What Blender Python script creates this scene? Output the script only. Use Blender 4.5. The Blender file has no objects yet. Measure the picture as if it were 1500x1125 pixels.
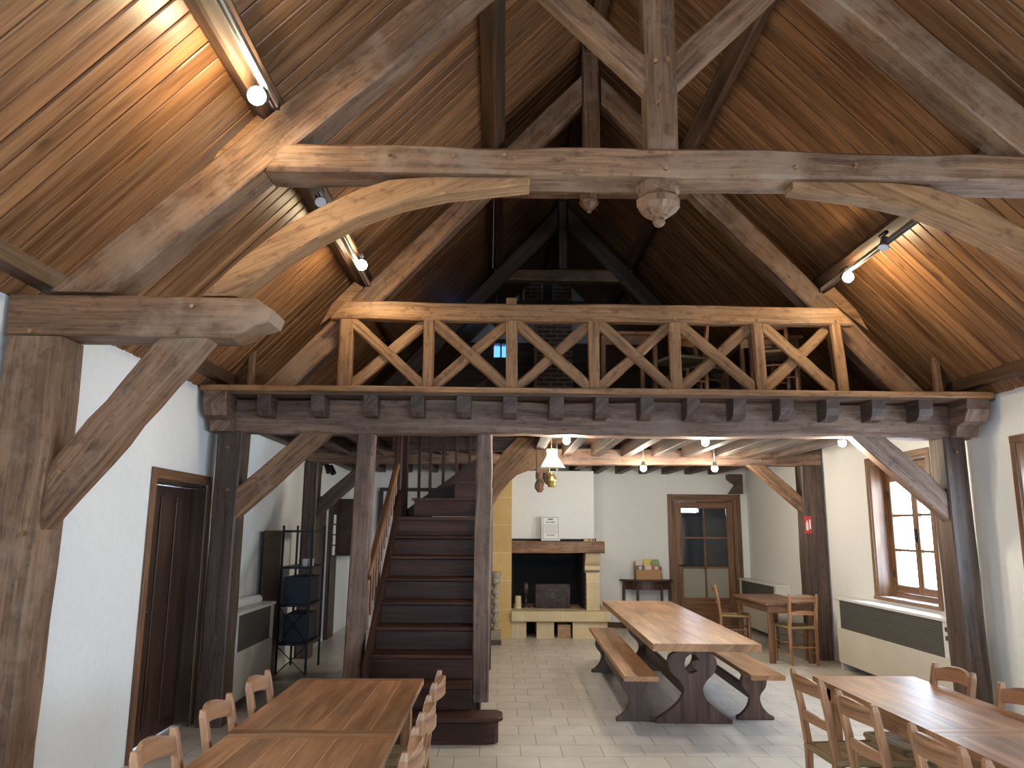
import bpy, bmesh, math, random
from mathutils import Vector as V, Matrix
random.seed(7)
PI = math.pi
COL = bpy.context.scene.collection

# ------------------------------------------------------------------ materials
def srgb(r, g, b):
    f = lambda c: (c/255/12.92) if c/255 <= .04045 else ((c/255+.055)/1.055)**2.4
    return (f(r), f(g), f(b), 1)

def newmat(name):
    m = bpy.data.materials.new(name); m.use_nodes = True
    nt = m.node_tree; b = nt.nodes['Principled BSDF']
    return m, nt, b

def N(nt, t, **kw):
    n = nt.nodes.new(t)
    for k, v in kw.items():
        if k.startswith('i_'):
            n.inputs[k[2:].replace('_', ' ')].default_value = v
        else:
            setattr(n, k, v)
    return n

def ramp(nt, fac, stops):
    r = nt.nodes.new('ShaderNodeValToRGB')
    e = r.color_ramp.elements
    while len(e) < len(stops): e.new(.5)
    for k, (p, c) in enumerate(stops):
        e[k].position = p; e[k].color = c
    nt.links.new(fac, r.inputs[0])
    return r.outputs[0]

def mixc(nt, mode, fac, a, b):
    m = nt.nodes.new('ShaderNodeMix'); m.data_type = 'RGBA'; m.blend_type = mode
    for s, v in ((m.inputs[0], fac), (m.inputs[6], a), (m.inputs[7], b)):
        if hasattr(v, 'node'): nt.links.new(v, s)
        else: s.default_value = v
    return m.outputs[2]

def wood(name, dark, mid, light, rough=.5, gs=(1.3, 24), tint=.12, bump=.25, knots=0., worn=None, coat=0., spec=.5, cracks=0.):
    m, nt, b = newmat(name); L = nt.links.new
    uv = N(nt, 'ShaderNodeUVMap', uv_map='UVMap'); rn = N(nt, 'ShaderNodeUVMap', uv_map='rnd')
    mp = N(nt, 'ShaderNodeMapping'); mp.inputs['Scale'].default_value = (gs[0], gs[1], 1)
    L(uv.outputs[0], mp.inputs[0])
    n1 = N(nt, 'ShaderNodeTexNoise', i_Scale=1., i_Detail=6., i_Roughness=.62, i_Distortion=.7)
    L(mp.outputs[0], n1.inputs['Vector'])
    col = ramp(nt, n1.outputs[0], [(.3, dark), (.5, mid), (.72, light)])
    n2 = N(nt, 'ShaderNodeTexNoise', i_Scale=1., i_Detail=3., i_Roughness=.5)
    mp2 = N(nt, 'ShaderNodeMapping'); mp2.inputs['Scale'].default_value = (1.1, 4.5, 1)
    L(uv.outputs[0], mp2.inputs[0]); L(mp2.outputs[0], n2.inputs['Vector'])
    f2 = ramp(nt, n2.outputs[0], [(.38, (.62, .62, .62, 1)), (.62, (1.18, 1.18, 1.18, 1))])
    col = mixc(nt, 'MULTIPLY', .75, col, f2)
    mf = N(nt, 'ShaderNodeMapping'); mf.inputs['Scale'].default_value = (gs[0]*3, gs[1]*5, 1); L(uv.outputs[0], mf.inputs[0])
    nf = N(nt, 'ShaderNodeTexNoise', i_Scale=1., i_Detail=3.); L(mf.outputs[0], nf.inputs['Vector'])
    col = mixc(nt, 'MULTIPLY', .55, col, ramp(nt, nf.outputs[0], [(.35, (.62, .62, .62, 1)), (.6, (1.12, 1.12, 1.12, 1))]))
    hgt = n1.outputs[0]
    if cracks:
        mc = N(nt, 'ShaderNodeMapping'); mc.inputs['Scale'].default_value = (.55, 9, 1); L(uv.outputs[0], mc.inputs[0])
        nc = N(nt, 'ShaderNodeTexNoise', i_Scale=1., i_Detail=4., i_Roughness=.55); L(mc.outputs[0], nc.inputs['Vector'])
        k0, k1 = (cracks*1., 1, 1, 1), 0
        a = (1-cracks,)*3+(1,)
        col = mixc(nt, 'MULTIPLY', 1., col, ramp(nt, nc.outputs[0], [(.490, (1, 1, 1, 1)), (.498, a), (.506, (1, 1, 1, 1))]))
        mp6 = N(nt, 'ShaderNodeMapping'); mp6.inputs['Scale'].default_value = (9, 16, 1); L(uv.outputs[0], mp6.inputs[0])
        n6 = N(nt, 'ShaderNodeTexNoise', i_Scale=1., i_Detail=4., i_Roughness=.7); L(mp6.outputs[0], n6.inputs['Vector'])
        col = mixc(nt, 'MULTIPLY', .8, col, ramp(nt, n6.outputs[0], [(.34, (.45, .42, .4, 1)), (.46, (1, 1, 1, 1))]))
    if knots:
        mk = N(nt, 'ShaderNodeMapping'); mk.inputs['Scale'].default_value = (3.2, 10, 1)
        L(uv.outputs[0], mk.inputs[0])
        n3 = N(nt, 'ShaderNodeTexNoise', i_Scale=1., i_Detail=1.5)
        L(mk.outputs[0], n3.inputs['Vector'])
        fk = ramp(nt, n3.outputs[0], [(.66, (0, 0, 0, 1)), (.76, (1, 1, 1, 1))])
        mm = N(nt, 'ShaderNodeMath', operation='MULTIPLY'); mm.inputs[1].default_value = knots
        L(fk, mm.inputs[0])
        col = mixc(nt, 'MIX', mm.outputs[0], col, tuple(c*.45 for c in dark[:3])+(1,))
    sx = N(nt, 'ShaderNodeSeparateXYZ'); L(rn.outputs[0], sx.inputs[0])
    mr = N(nt, 'ShaderNodeMapRange'); mr.inputs[3].default_value = 1-tint; mr.inputs[4].default_value = 1+tint
    L(sx.outputs[0], mr.inputs[0])
    cmb = N(nt, 'ShaderNodeCombineXYZ')
    for i in range(3): L(mr.outputs[0], cmb.inputs[i])
    col = mixc(nt, 'MULTIPLY', 1., col, cmb.outputs[0])
    if worn:
        tc = N(nt, 'ShaderNodeTexCoord')
        n4 = N(nt, 'ShaderNodeTexNoise', i_Scale=2.3, i_Detail=5., i_Roughness=.65)
        L(tc.outputs['Object'], n4.inputs['Vector'])
        fw = ramp(nt, n4.outputs[0], [(.5, (0, 0, 0, 1)), (.68, (.75, .75, .75, 1))])
        col = mixc(nt, 'MIX', fw, col, worn)
    L(col, b.inputs['Base Color'])
    b.inputs['Roughness'].default_value = rough
    b.inputs['Specular IOR Level'].default_value = spec
    if coat:
        b.inputs['Coat Weight'].default_value = coat; b.inputs['Coat Roughness'].default_value = .22
    bp = N(nt, 'ShaderNodeBump', i_Strength=bump, i_Distance=.006)
    L(n1.outputs[0], bp.inputs['Height']); L(bp.outputs[0], b.inputs['Normal'])
    return m

def plain(name, col, rough=.6, metal=0., bump=0., bs=30., var=0., trans=None):
    m, nt, b = newmat(name); L = nt.links.new
    b.inputs['Base Color'].default_value = col
    b.inputs['Roughness'].default_value = rough; b.inputs['Metallic'].default_value = metal
    tc = N(nt, 'ShaderNodeTexCoord')
    n = N(nt, 'ShaderNodeTexNoise', i_Scale=bs, i_Detail=5.)
    L(tc.outputs['Object'], n.inputs['Vector'])
    if bump:
        bp = N(nt, 'ShaderNodeBump', i_Strength=bump, i_Distance=.004)
        L(n.outputs[0], bp.inputs['Height']); L(bp.outputs[0], b.inputs['Normal'])
    v = var or .03
    lo = tuple(c*(1-v) for c in col[:3])+(1,); hi = tuple(min(1, c*(1+v)) for c in col[:3])+(1,)
    L(ramp(nt, n.outputs[0], [(.35, lo), (.65, hi)]), b.inputs['Base Color'])
    return m

def emis(name, col, s):
    m, nt, b = newmat(name)
    b.inputs['Base Color'].default_value = (0, 0, 0, 1)
    b.inputs['Emission Color'].default_value = col; b.inputs['Emission Strength'].default_value = s
    return m

def bricky(name, c1, c2, mortar, bw, bh, ms, rough=.8, plane='xy', off=.5, bump=.4, var=.12, noise=None):
    m, nt, b = newmat(name); L = nt.links.new
    tc = N(nt, 'ShaderNodeTexCoord')
    geo = N(nt, 'ShaderNodeNewGeometry')
    src = geo.outputs['Position']
    sx = N(nt, 'ShaderNodeSeparateXYZ'); L(src, sx.inputs[0])
    cb = N(nt, 'ShaderNodeCombineXYZ')
    a = {'x': 0, 'y': 1, 'z': 2}
    if plane == 'sum':
        ad = N(nt, 'ShaderNodeMath', operation='ADD'); L(sx.outputs[0], ad.inputs[0]); L(sx.outputs[1], ad.inputs[1])
        L(ad.outputs[0], cb.inputs[0]); L(sx.outputs[2], cb.inputs[1])
    else:
        L(sx.outputs[a[plane[0]]], cb.inputs[0]); L(sx.outputs[a[plane[1]]], cb.inputs[1])
    br = N(nt, 'ShaderNodeTexBrick', offset=off)
    br.inputs['Color1'].default_value = c1; br.inputs['Color2'].default_value = c2; br.inputs['Mortar'].default_value = mortar
    br.inputs['Scale'].default_value = 1.; br.inputs['Mortar Size'].default_value = ms
    br.inputs['Brick Width'].default_value = bw; br.inputs['Row Height'].default_value = bh
    br.inputs['Mortar Smooth'].default_value = .15
    L(cb.outputs[0], br.inputs['Vector'])
    n = N(nt, 'ShaderNodeTexNoise', i_Scale=4., i_Detail=6., i_Roughness=.6); L(src, n.inputs['Vector'])
    f = ramp(nt, n.outputs[0], [(.3, (1-var,)*3+(1,)), (.7, (1+var,)*3+(1,))])
    col = mixc(nt, 'MULTIPLY', 1., br.outputs[0], f)
    L(col, b.inputs['Base Color']); b.inputs['Roughness'].default_value = rough
    bp = N(nt, 'ShaderNodeBump', i_Strength=bump, i_Distance=.004); bp.invert = True
    L(br.outputs['Fac'], bp.inputs['Height']); L(bp.outputs[0], b.inputs['Normal'])
    return m

def glassmat(name, tint=(1, 1, 1, 1), refl=.5):
    m = bpy.data.materials.new(name); m.use_nodes = True; nt = m.node_tree
    nt.nodes.clear(); L = nt.links.new
    o = N(nt, 'ShaderNodeOutputMaterial'); t = N(nt, 'ShaderNodeBsdfTransparent'); g = N(nt, 'ShaderNodeBsdfGlossy')
    t.inputs[0].default_value = tint; g.inputs['Roughness'].default_value = .03
    fr = N(nt, 'ShaderNodeFresnel'); fr.inputs[0].default_value = 1.5
    geo = N(nt, 'ShaderNodeNewGeometry'); inv = N(nt, 'ShaderNodeMath', operation='SUBTRACT'); inv.inputs[0].default_value = 1.; L(geo.outputs['Backfacing'], inv.inputs[1])
    mu = N(nt, 'ShaderNodeMath', operation='MULTIPLY'); L(fr.outputs[0], mu.inputs[0]); L(inv.outputs[0], mu.inputs[1])
    mx = N(nt, 'ShaderNodeMixShader'); L(mu.outputs[0], mx.inputs[0]); L(t.outputs[0], mx.inputs[1]); L(g.outputs[0], mx.inputs[2])
    L(mx.outputs[0], o.inputs[0])
    return m

c3 = lambda r, g, b: (r, g, b, 1)
M = {}
M['oak'] = wood('old_oak', c3(.09, .043, .022), c3(.225, .115, .056), c3(.33, .18, .095), .62, (1.1, 20), .10, .6, worn=c3(.31, .21, .14), cracks=.6)
M['oak_grey'] = wood('greyed_oak', c3(.08, .042, .028), c3(.195, .112, .074), c3(.31, .20, .14), .66, (1.0, 18), .1, .7, worn=c3(.22, .155, .125), cracks=.6)
M['oak_joist'] = wood('weathered_joist_oak', c3(.045, .026, .02), c3(.105, .064, .048), c3(.17, .11, .085), .62, (1.0, 18), .15, .6, cracks=.5)
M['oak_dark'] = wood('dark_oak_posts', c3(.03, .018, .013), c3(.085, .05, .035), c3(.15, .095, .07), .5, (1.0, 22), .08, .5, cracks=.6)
M['oak_rail'] = wood('honey_oak', c3(.16, .07, .026), c3(.33, .165, .066), c3(.43, .235, .105), .55, (1.3, 22), .1, .4, cracks=.35)
M['board'] = wood('varnished_pine_boards', c3(.135, .053, .02), c3(.275, .128, .052), c3(.39, .20, .09), .40, (.9, 17), .22, .25, knots=.85, spec=.5)
M['purlin'] = wood('dark_purlin_wood', c3(.035, .018, .01), c3(.10, .052, .028), c3(.17, .09, .05), .55, (1., 20), .1, .3)
M['stair'] = wood('dark_stair_wood', c3(.024, .008, .005), c3(.055, .022, .014), c3(.09, .04, .026), .45, (1.2, 22), .12, .15, spec=.22)
M['door'] = wood('dark_door_wood', c3(.022, .01, .006), c3(.055, .025, .014), c3(.09, .042, .024), .45, (1.2, 26), .1, .2)
M['trim'] = wood('stained_trim_wood', c3(.10, .045, .018), c3(.21, .10, .045), c3(.29, .15, .07), .42, (1.4, 28), .1, .2)
M['table'] = wood('table_top_wood', c3(.24, .10, .038), c3(.44, .21, .09), c3(.56, .30, .14), .38, (1.1, 13), .16, .06, spec=.6)
M['table2'] = wood('trestle_top_wood', c3(.25, .11, .04), c3(.44, .225, .095), c3(.53, .30, .135), .34, (1., 11), .1, .06, spec=.6)
M['chair'] = wood('chair_beech', c3(.17, .07, .028), c3(.37, .175, .078), c3(.50, .265, .125), .38, (2., 34), .12, .1)
M['trestle'] = wood('trestle_dark_oak', c3(.035, .018, .014), c3(.095, .05, .035), c3(.16, .09, .065), .42, (1.2, 22), .1, .2)
M['box'] = wood('crate_wood', c3(.2, .11, .05), c3(.42, .26, .13), c3(.55, .37, .2), .6, (2, 30), .1, .1)
M['rush'] = wood('rush_weave', c3(.15, .09, .04), c3(.36, .25, .12), c3(.48, .36, .19), .8, (1., 90), .1, .8)
M['plaster'] = plain('white_plaster', c3(.80, .80, .785), .85, bump=.12, bs=22, var=.02)
M['cream'] = plain('cream_panel', c3(.60, .56, .48), .55, var=.04, bs=3)
M['whitetop'] = plain('white_painted_metal', c3(.70, .69, .66), .35)
M['grille'] = plain('dark_grille', c3(.085, .08, .07), .6)
M['soot'] = plain('soot_black', c3(.012, .012, .014), .95, bump=.3, bs=9)
M['iron'] = plain('cast_iron', c3(.07, .052, .05), .5, .6, bump=.5, bs=20, var=.3)
M['blackmetal'] = plain('black_metal', c3(.02, .022, .028), .45, .5)
M['alu'] = plain('aluminium_track', c3(.72, .74, .74), .3, .9)
M['lampgrey'] = plain('grey_lamp_body', c3(.12, .13, .14), .4, .3)
M['brass'] = plain('brass', c3(.55, .37, .12), .3, .95)
M['opal'] = plain('opal_glass_shade', c3(.88, .84, .70), .3)
M['paper'] = plain('white_paper', c3(.82, .82, .80), .8)
M['ink'] = plain('black_ink', c3(.03, .03, .035), .7)
M['greyink'] = plain('grey_ink', c3(.28, .28, .29), .7)
M['blue'] = plain('dark_blue_plastic', c3(.008, .014, .03), .5)
M['red'] = plain('red_sign', c3(.55, .03, .04), .5)
M['card'] = plain('brown_cardboard', c3(.42, .25, .12), .8)
M['stone'] = bricky('limestone_blocks', c3(.62, .50, .31), c3(.57, .45, .28), c3(.70, .60, .42), .62, .42, .006, .8, 'sum', .5, .3, .1)
M['ochre'] = bricky('ochre_stone_blocks', c3(.62, .42, .17), c3(.57, .38, .15), c3(.70, .53, .28), 2.0, .43, .006, .8, 'sum', .5, .2, .08)
M['brick'] = bricky('red_brick', c3(.20, .085, .05), c3(.14, .06, .04), c3(.30, .27, .23), .23, .075, .012, .85, 'sum', .5, .5, .15)
M['tile'] = bricky('cream_floor_tiles', c3(.60, .56, .505), c3(.54, .50, .45), c3(.24, .21, .18), .31, .305, .0035, .34, 'xy', .42, .35, .10)
M['darkfloor'] = wood('gallery_boards', c3(.05, .025, .015), c3(.12, .065, .04), c3(.18, .10, .06), .6, (1, 18), .15, .2)
M['glass'] = glassmat('window_glass')
M['chimglass'] = glassmat('lamp_chimney_glass', (.92, .92, .9, 1))
M['bulb'] = emis('warm_bulb', (1, .86, .58, 1), 90)
M['bulboff'] = plain('frosted_lens', c3(.72, .76, .8), .2)
M['leaf_y'] = plain('yellow_leaflet', c3(.75, .6, .12), .5); M['leaf_g'] = plain('green_leaflet', c3(.25, .36, .18), .5)
M['leaf_w'] = plain('pale_leaflet', c3(.7, .62, .55), .5); M['leaf_r'] = plain('red_leaflet', c3(.5, .16, .12), .5)
M['leaf_p'] = plain('pink_leaflet', c3(.68, .48, .42), .5); M['leaf_k'] = plain('dark_leaflet', c3(.12, .13, .15), .5)
M['carved'] = plain('greyed_carved_wood', c3(.30, .26, .19), .7, bump=.4, bs=25, var=.2)
M['darkbox'] = plain('dark_box_grey', c3(.13, .135, .14), .9)  # grey darkened so the added box reads as gloom through the door glass

# ------------------------------------------------------------------ mesh builder
class MB:
    def __init__(s):
        s.bm = bmesh.new(); s.uv = s.bm.loops.layers.uv.new('UVMap'); s.rn = s.bm.loops.layers.uv.new('rnd')
    def _uv(s, faces, g, off=None, rnd=None):
        g = V(g).normalized(); ou = off or (random.random()*40, random.random()*40); r = rnd if rnd is not None else (random.random(), random.random())
        for f in faces:
            n = f.normal
            if abs(n.dot(g)) > .9:
                a = g.orthogonal().normalized(); b = g.cross(a)
            else:
                a = (g-n*g.dot(n)).normalized(); b = n.cross(a)
            for l in f.loops:
                c = l.vert.co
                l[s.uv].uv = (c.dot(a)+ou[0], c.dot(b)+ou[1]); l[s.rn].uv = r
    def add(s, vs, fs, g=(1, 0, 0), smooth=False, mi=0):
        bv = [s.bm.verts.new(v) for v in vs]; out = []
        for f in fs:
            try: fc = s.bm.faces.new([bv[i] for i in f])
            except ValueError: continue
            fc.normal_update(); fc.smooth = smooth; fc.material_index = mi; out.append(fc)
        s._uv(out, g); return out
    def box(s, x0, x1, y0, y1, z0, z1, g=None, ch=.004, mi=0):
        d = (x1-x0, y1-y0, z1-z0); k = d.index(max(d))
        ax = [V((1, 0, 0)), V((0, 1, 0)), V((0, 0, 1))]
        c = V(((x0+x1)/2, (y0+y1)/2, (z0+z1)/2))
        a = ax[k]; w, h = ax[(k+1) % 3], ax[(k+2) % 3]
        s.beam(c-a*d[k]/2, c+a*d[k]/2, d[(k+1) % 3], d[(k+2) % 3], side=w, wob=0, ch=min(ch, min(d)*.3), g=g, mi=mi, seg=99)
    def beam(s, p0, p1, w, h, side=None, wob=.006, ch=.012, g=None, mi=0, seg=.28, cut0=None, cut1=None, seed=None):
        """bar from p0 to p1: w along side, h along the other cross axis; wob = hand-hewn unevenness; cut = normals of sawn ends"""
        p0, p1 = V(p0), V(p1); d = (p1-p0); Ln = d.length; d.normalize()
        sd = V(side) if side is not None else (V((0, 1, 0)) if abs(d.y) < .9 else V((1, 0, 0)))
        sd = (sd-d*sd.dot(d)).normalized(); up = d.cross(sd).normalized()
        n = max(1, int(Ln/seg)); ch = min(ch, w*.4, h*.4)
        rings = []
        ph = [random.random()*6.3 for _ in range(8)]
        for i in range(n+1):
            t = i/n; c = p0.lerp(p1, t)
            o = [wob*(math.sin(t*Ln*2.1+ph[k])*.7+random.uniform(-.6, .6)) if wob else 0 for k in range(4)]
            a0, a1, b0, b1 = -w/2+o[0], w/2+o[1], -h/2+o[2], h/2+o[3]
            r = []
            cc = [ch*(1+random.uniform(-.4, .6)) if wob else ch for _ in range(4)]
            for (x, y) in ((a0+cc[0], b0), (a1-cc[1], b0), (a1, b0+cc[1]), (a1, b1-cc[2]), (a1-cc[2], b1), (a0+cc[3], b1), (a0, b1-cc[3]), (a0, b0+cc[0])):
                q = c+sd*x+up*y
                if i == 0 and cut0 is not None:
                    nn = V(cut0); q = q-d*((q-p0).dot(nn)/d.dot(nn))
                if i == n and cut1 is not None:
                    nn = V(cut1); q = q-d*((q-p1).dot(nn)/d.dot(nn))
                r.append(q)
            rings.append(r)
        vs = [v for r in rings for v in r]; fs = []
        for i in range(n):
            for k in range(8):
                k2 = (k+1) % 8
                fs.append((i*8+k, i*8+k2, (i+1)*8+k2, (i+1)*8+k))
        fs.append(tuple(reversed(range(8)))); fs.append(tuple(range(n*8, n*8+8)))
        out = s.add(vs, fs, g or d, mi=mi)
        if (g is None or abs(V(g).normalized().dot(d)) > .9) and len(out) == len(fs):
            ou, ov = random.random()*40, random.random()*40; rr = (random.random(), random.random())
            per = [0, w-2*ch, w-ch*.6, w+h-2.6*ch, w+h-2*ch, 2*w+h-4*ch, 2*w+h-3.4*ch, 2*w+2*h-5*ch, 2*w+2*h-4.4*ch]
            for q in range(n*8):
                i, k = divmod(q, 8); u0, u1 = i/n*Ln, (i+1)/n*Ln
                for l, (a, b) in zip(out[q].loops, ((u0, per[k]), (u0, per[k+1]), (u1, per[k+1]), (u1, per[k]))):
                    l[s.uv].uv = (a+ou, b+ov); l[s.rn].uv = rr
    def cyl(s, p0, p1, r0, r1=None, n=12, smooth=True, mi=0, prof=None):
        """round bar; prof = [(t, r)] along it"""
        p0, p1 = V(p0), V(p1); d = p1-p0; r1 = r0 if r1 is None else r1
        prof = prof or [(0, r0), (1, r1)]
        dn = d.normalized(); a = dn.orthogonal().normalized(); b = dn.cross(a)
        vs = []; fs = []
        for t, r in prof:
            for k in range(n):
                an = 2*PI*k/n; vs.append(p0+d*t+(a*math.cos(an)+b*math.sin(an))*r)
        m = len(prof)
        for i in range(m-1):
            for k in range(n):
                k2 = (k+1) % n; fs.append((i*n+k, i*n+k2, (i+1)*n+k2, (i+1)*n+k))
        side = s.add(vs, fs, dn, smooth, mi)
        s.add(vs[:n], [tuple(reversed(range(n)))], dn, False, mi); s.add(vs[-n:], [tuple(range(n))], dn, False, mi)
    def sphere(s, c, r, n=12, sz=1., mi=0):
        c = V(c); prof = []
        vs = []; fs = []; m = n//2
        for i in range(1, m):
            th = PI*i/m
            for k in range(n): vs.append(c+V((r*math.sin(th)*math.cos(2*PI*k/n), r*math.sin(th)*math.sin(2*PI*k/n), r*sz*math.cos(th))))
        for i in range(m-2):
            for k in range(n):
                k2 = (k+1) % n; fs.append((i*n+k, (i+1)*n+k, (i+1)*n+k2, i*n+k2))
        t = len(vs); vs += [c+V((0, 0, r*sz)), c-V((0, 0, r*sz))]
        for k in range(n):
            k2 = (k+1) % n; fs.append((t, k, k2)); fs.append((t+1, (m-2)*n+k2, (m-2)*n+k))
        s.add(vs, fs, (0, 0, 1), True, mi)
    def prism(s, loops, th, org, ux, uy, g=None, bev=.0, mi=0):
        """2D outlines (first solid, others holes) in plane (ux, uy) at org, thickness th along ux x uy, centred"""
        cu = bpy.data.curves.new('tmp', 'CURVE'); cu.dimensions = '2D'; cu.fill_mode = 'BOTH'
        for lp in loops:
            sp = cu.splines.new('POLY'); sp.points.add(len(lp)-1)
            for k, (x, y) in enumerate(lp): sp.points[k].co = (x, y, 0, 1)
            sp.use_cyclic_u = True
        cu.extrude = th/2-bev; cu.bevel_depth = bev; cu.bevel_resolution = 0; cu.offset = -bev
        ob = bpy.data.objects.new('tmp', cu); me = bpy.data.meshes.new_from_object(ob)
        ux, uy = V(ux).normalized(), V(uy).normalized(); w = ux.cross(uy); org = V(org)
        vs = [org+ux*v.co.x+uy*v.co.y+w*v.co.z for v in me.vertices]
        fs = [tuple(p.vertices) for p in me.polygons]
        tb = bmesh.new(); bv = [tb.verts.new(v) for v in vs]
        for f in fs:
            try: tb.faces.new([bv[i] for i in f])
            except ValueError: pass
        bmesh.ops.remove_doubles(tb, verts=tb.verts, dist=1e-5)
        bmesh.ops.recalc_face_normals(tb, faces=tb.faces)
        tb.verts.index_update()
        s.add([v.co.copy() for v in tb.verts], [tuple(v.index for v in f.verts) for f in tb.faces], g or ux, mi=mi)
        tb.free(); bpy.data.objects.remove(ob); bpy.data.curves.remove(cu); bpy.data.meshes.remove(me)
    def strip(s, secs, g, smooth=False):
        """solid through four-cornered sections"""
        vs = [V(p) for r in secs for p in r]; n = len(secs); m = len(secs[0]); fs = []
        for i in range(n-1):
            for k in range(m):
                k2 = (k+1) % m; fs.append((i*m+k, i*m+k2, (i+1)*m+k2, (i+1)*m+k))
        fs.append(tuple(reversed(range(m)))); fs.append(tuple(range((n-1)*m, n*m)))
        s.add(vs, fs, g, smooth)
    def tube(s, pts, r, n=8):
        for a, b in zip(pts, pts[1:]): s.cyl(a, b, r, n=n)
    def build(s, name, mat, parent=None, label=None, cat=None, group=None, kind=None, bevel=0):
        bmesh.ops.recalc_face_normals(s.bm, faces=s.bm.faces)
        if parent is None:
            co = [v.co for v in s.bm.verts]
            o = V(((min(c.x for c in co)+max(c.x for c in co))/2, (min(c.y for c in co)+max(c.y for c in co))/2, min(c.z for c in co)))
        else:
            o = V((0, 0, 0)); p = parent
            while p: o += p.location; p = p.parent
        for v in s.bm.verts: v.co -= o
        me = bpy.data.meshes.new(name); s.bm.to_mesh(me); s.bm.free()
        for m in (mat if isinstance(mat, (list, tuple)) else [mat]): me.materials.append(M[m] if isinstance(m, str) else m)
        ob = bpy.data.objects.new(name, me); COL.objects.link(ob)
        if parent is None: ob.location = o
        else: ob.parent = parent
        if bevel:
            b = ob.modifiers.new('edge', 'BEVEL'); b.width = bevel; b.segments = 2; b.limit_method = 'ANGLE'; b.angle_limit = .6
        return tag(ob, label, cat, group, kind)

def tag(o, label=None, cat=None, group=None, kind=None):
    if label: o['label'] = label
    if cat: o['category'] = cat
    if group: o['group'] = group
    if kind: o['kind'] = kind
    return o
def thing(name, loc, label, cat, group=None, kind=None):
    o = bpy.data.objects.new(name, None); COL.objects.link(o); o.location = loc; o.empty_display_size = .1
    return tag(o, label, cat, group, kind)
def copy_tree(o, parent=None):
    c = o.copy(); COL.objects.link(c)
    if parent: c.parent = parent
    for ch in [x for x in COL.objects if x.parent == o]: copy_tree(ch, c)
    return c
def beam(name, label, p0, p1, w, h, mat='oak', cat='beam', pegs=(), group=None, **kw):
    m = MB(); m.beam(p0, p1, w, h, **kw); o = m.build(name, mat, None, label, cat, group)
    for p in pegs: peg(p, o)
    return o
def peg(p, parent, d=(0, -1, 0), r=.014, l=.03):
    m = MB(); p = V(p); d = V(d); m.cyl(p+d*-.01, p+d*l+V((random.uniform(-.006, .006), 0, random.uniform(-.012, 0))), r, r*.8, 7, False)
    return m.build('peg', 'oak_rail', parent)

# ------------------------------------------------------------------ dimensions
WL, WR = -2.62, 4.40
YB, YF = 13.75, -5.0
RX = .89                       # ridge x
def roofz(x): return 3.0+1.05*((x+2.5) if x < RX else (4.28-x))
Y1, Y2, Y3 = 3.94, 6.90, 10.40
GZ = 2.87                      # gallery floor

# ------------------------------------------------------------------ room shell
m = MB(); m.add([(WL-.3, YF, 0), (WR+.35, YF, 0), (WR+.35, YB+1.8, 0), (WL-.3, YB+1.8, 0), (WL-.3, YF, -.1), (WR+.35, YF, -.1), (WR+.35, YB+1.8, -.1), (WL-.3, YB+1.8, -.1)],
                [(0, 1, 2, 3), (7, 6, 5, 4), (0, 4, 5, 1), (1, 5, 6, 2), (2, 6, 7, 3), (3, 7, 4, 0)])
m.build('floor', 'tile', kind='structure')

def wall_with_holes(name, x0, x1, y0, y1, z1, holes, axis='y', mat='plaster'):
    """slab wall along an axis with rectangular openings (a0,a1,z0,z1)"""
    m = MB()
    def bx(a0, a1, za, zb):
        if a1-a0 < 1e-4 or zb-za < 1e-4: return
        if axis == 'y': m.box(x0, x1, a0, a1, za, zb, ch=0)
        else: m.box(a0, a1, y0, y1, za, zb, ch=0)
    s, e = (y0, y1) if axis == 'y' else (x0, x1)
    cur = s
    for (a0, a1, za, zb) in sorted(holes):
        bx(cur, a0, 0, z1); bx(a0, a1, 0, za); bx(a0, a1, zb, z1); cur = a1
    bx(cur, e, 0, z1)
    return m.build(name, mat, kind='structure')

RWIN = [(7.86, 9.12, .92, 2.44), (5.22, 6.46, .92, 2.40), (2.3, 3.6, .92, 2.40), (-.6, .7, .92, 2.4), (-3.6, -2.3, .92, 2.4)]
LWIN = [(1.3, 2.6, .92, 2.4), (-1.6, -.3, .92, 2.4), (-4.2, -2.9, .92, 2.4)]
wall_with_holes('wall_right', WR, WR+.35, YF, YB, 3.0, RWIN)
wall_with_holes('wall_left', WL-.3, WL, YF, YB, 3.0, LWIN+[(5.93, 7.00, 0, 2.02), (10.95, 12.05, 0, 2.03)])
GD = (3.06, 4.20, 0, 2.20)     # glazed door
GW = (-.14, .16, 4.72, 5.02)   # little gable window
wall_with_holes('wall_back', WL-.3, WR+.35, YB, YB+.3, 2.84, [GD], 'x')
# gable above the gallery: dark boards below stand in for low light on plaster, brick and plaster panels under the ridge
m = MB()
def low_gable(x0, x1, z0, z1):
    m.box(x0, x1, YB, YB+.3, z0, z1, ch=0)
low_gable(WL-.3, GW[0], 2.84, 5.02); low_gable(GW[1], WR+.35, 2.84, 5.02); low_gable(GW[0], GW[1], 2.84, GW[2]); 0
m.build('wall_gable_lower', 'darkfloor', kind='structure')
m = MB(); m.prism([[(-.65, 5.02), (2.45, 5.02), (RX, 6.75)]], .3, (0, YB+.15, 0), (1, 0, 0), (0, 0, 1))
m.build('wall_gable_upper', 'plaster', kind='structure')
m = MB()
m.box(RX-2.4, RX+2.4, YB-.10, YB-.005, 5.55, 5.80); m.box(RX-.11, RX+.07, YB-.12, YB-.005, 5.8, 6.6)
m.box(RX-.55, RX-.49, YB-.09, YB-.005, 5.8, 6.2)
for sg in (-1, 1): m.beam((RX+sg*.03, YB-.06, 6.62), (RX+sg*2.2, YB-.06, 4.40), .1, .1)
m.build('trim_1', 'oak_dark', kind='structure')
m = MB(); m.box(RX-.45, RX-.13, YB-.05, YB-.003, 5.8, 6.15, ch=0); m.box(RX+.09, RX+.42, YB-.05, YB-.003, 5.8, 6.15, ch=0)
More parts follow.
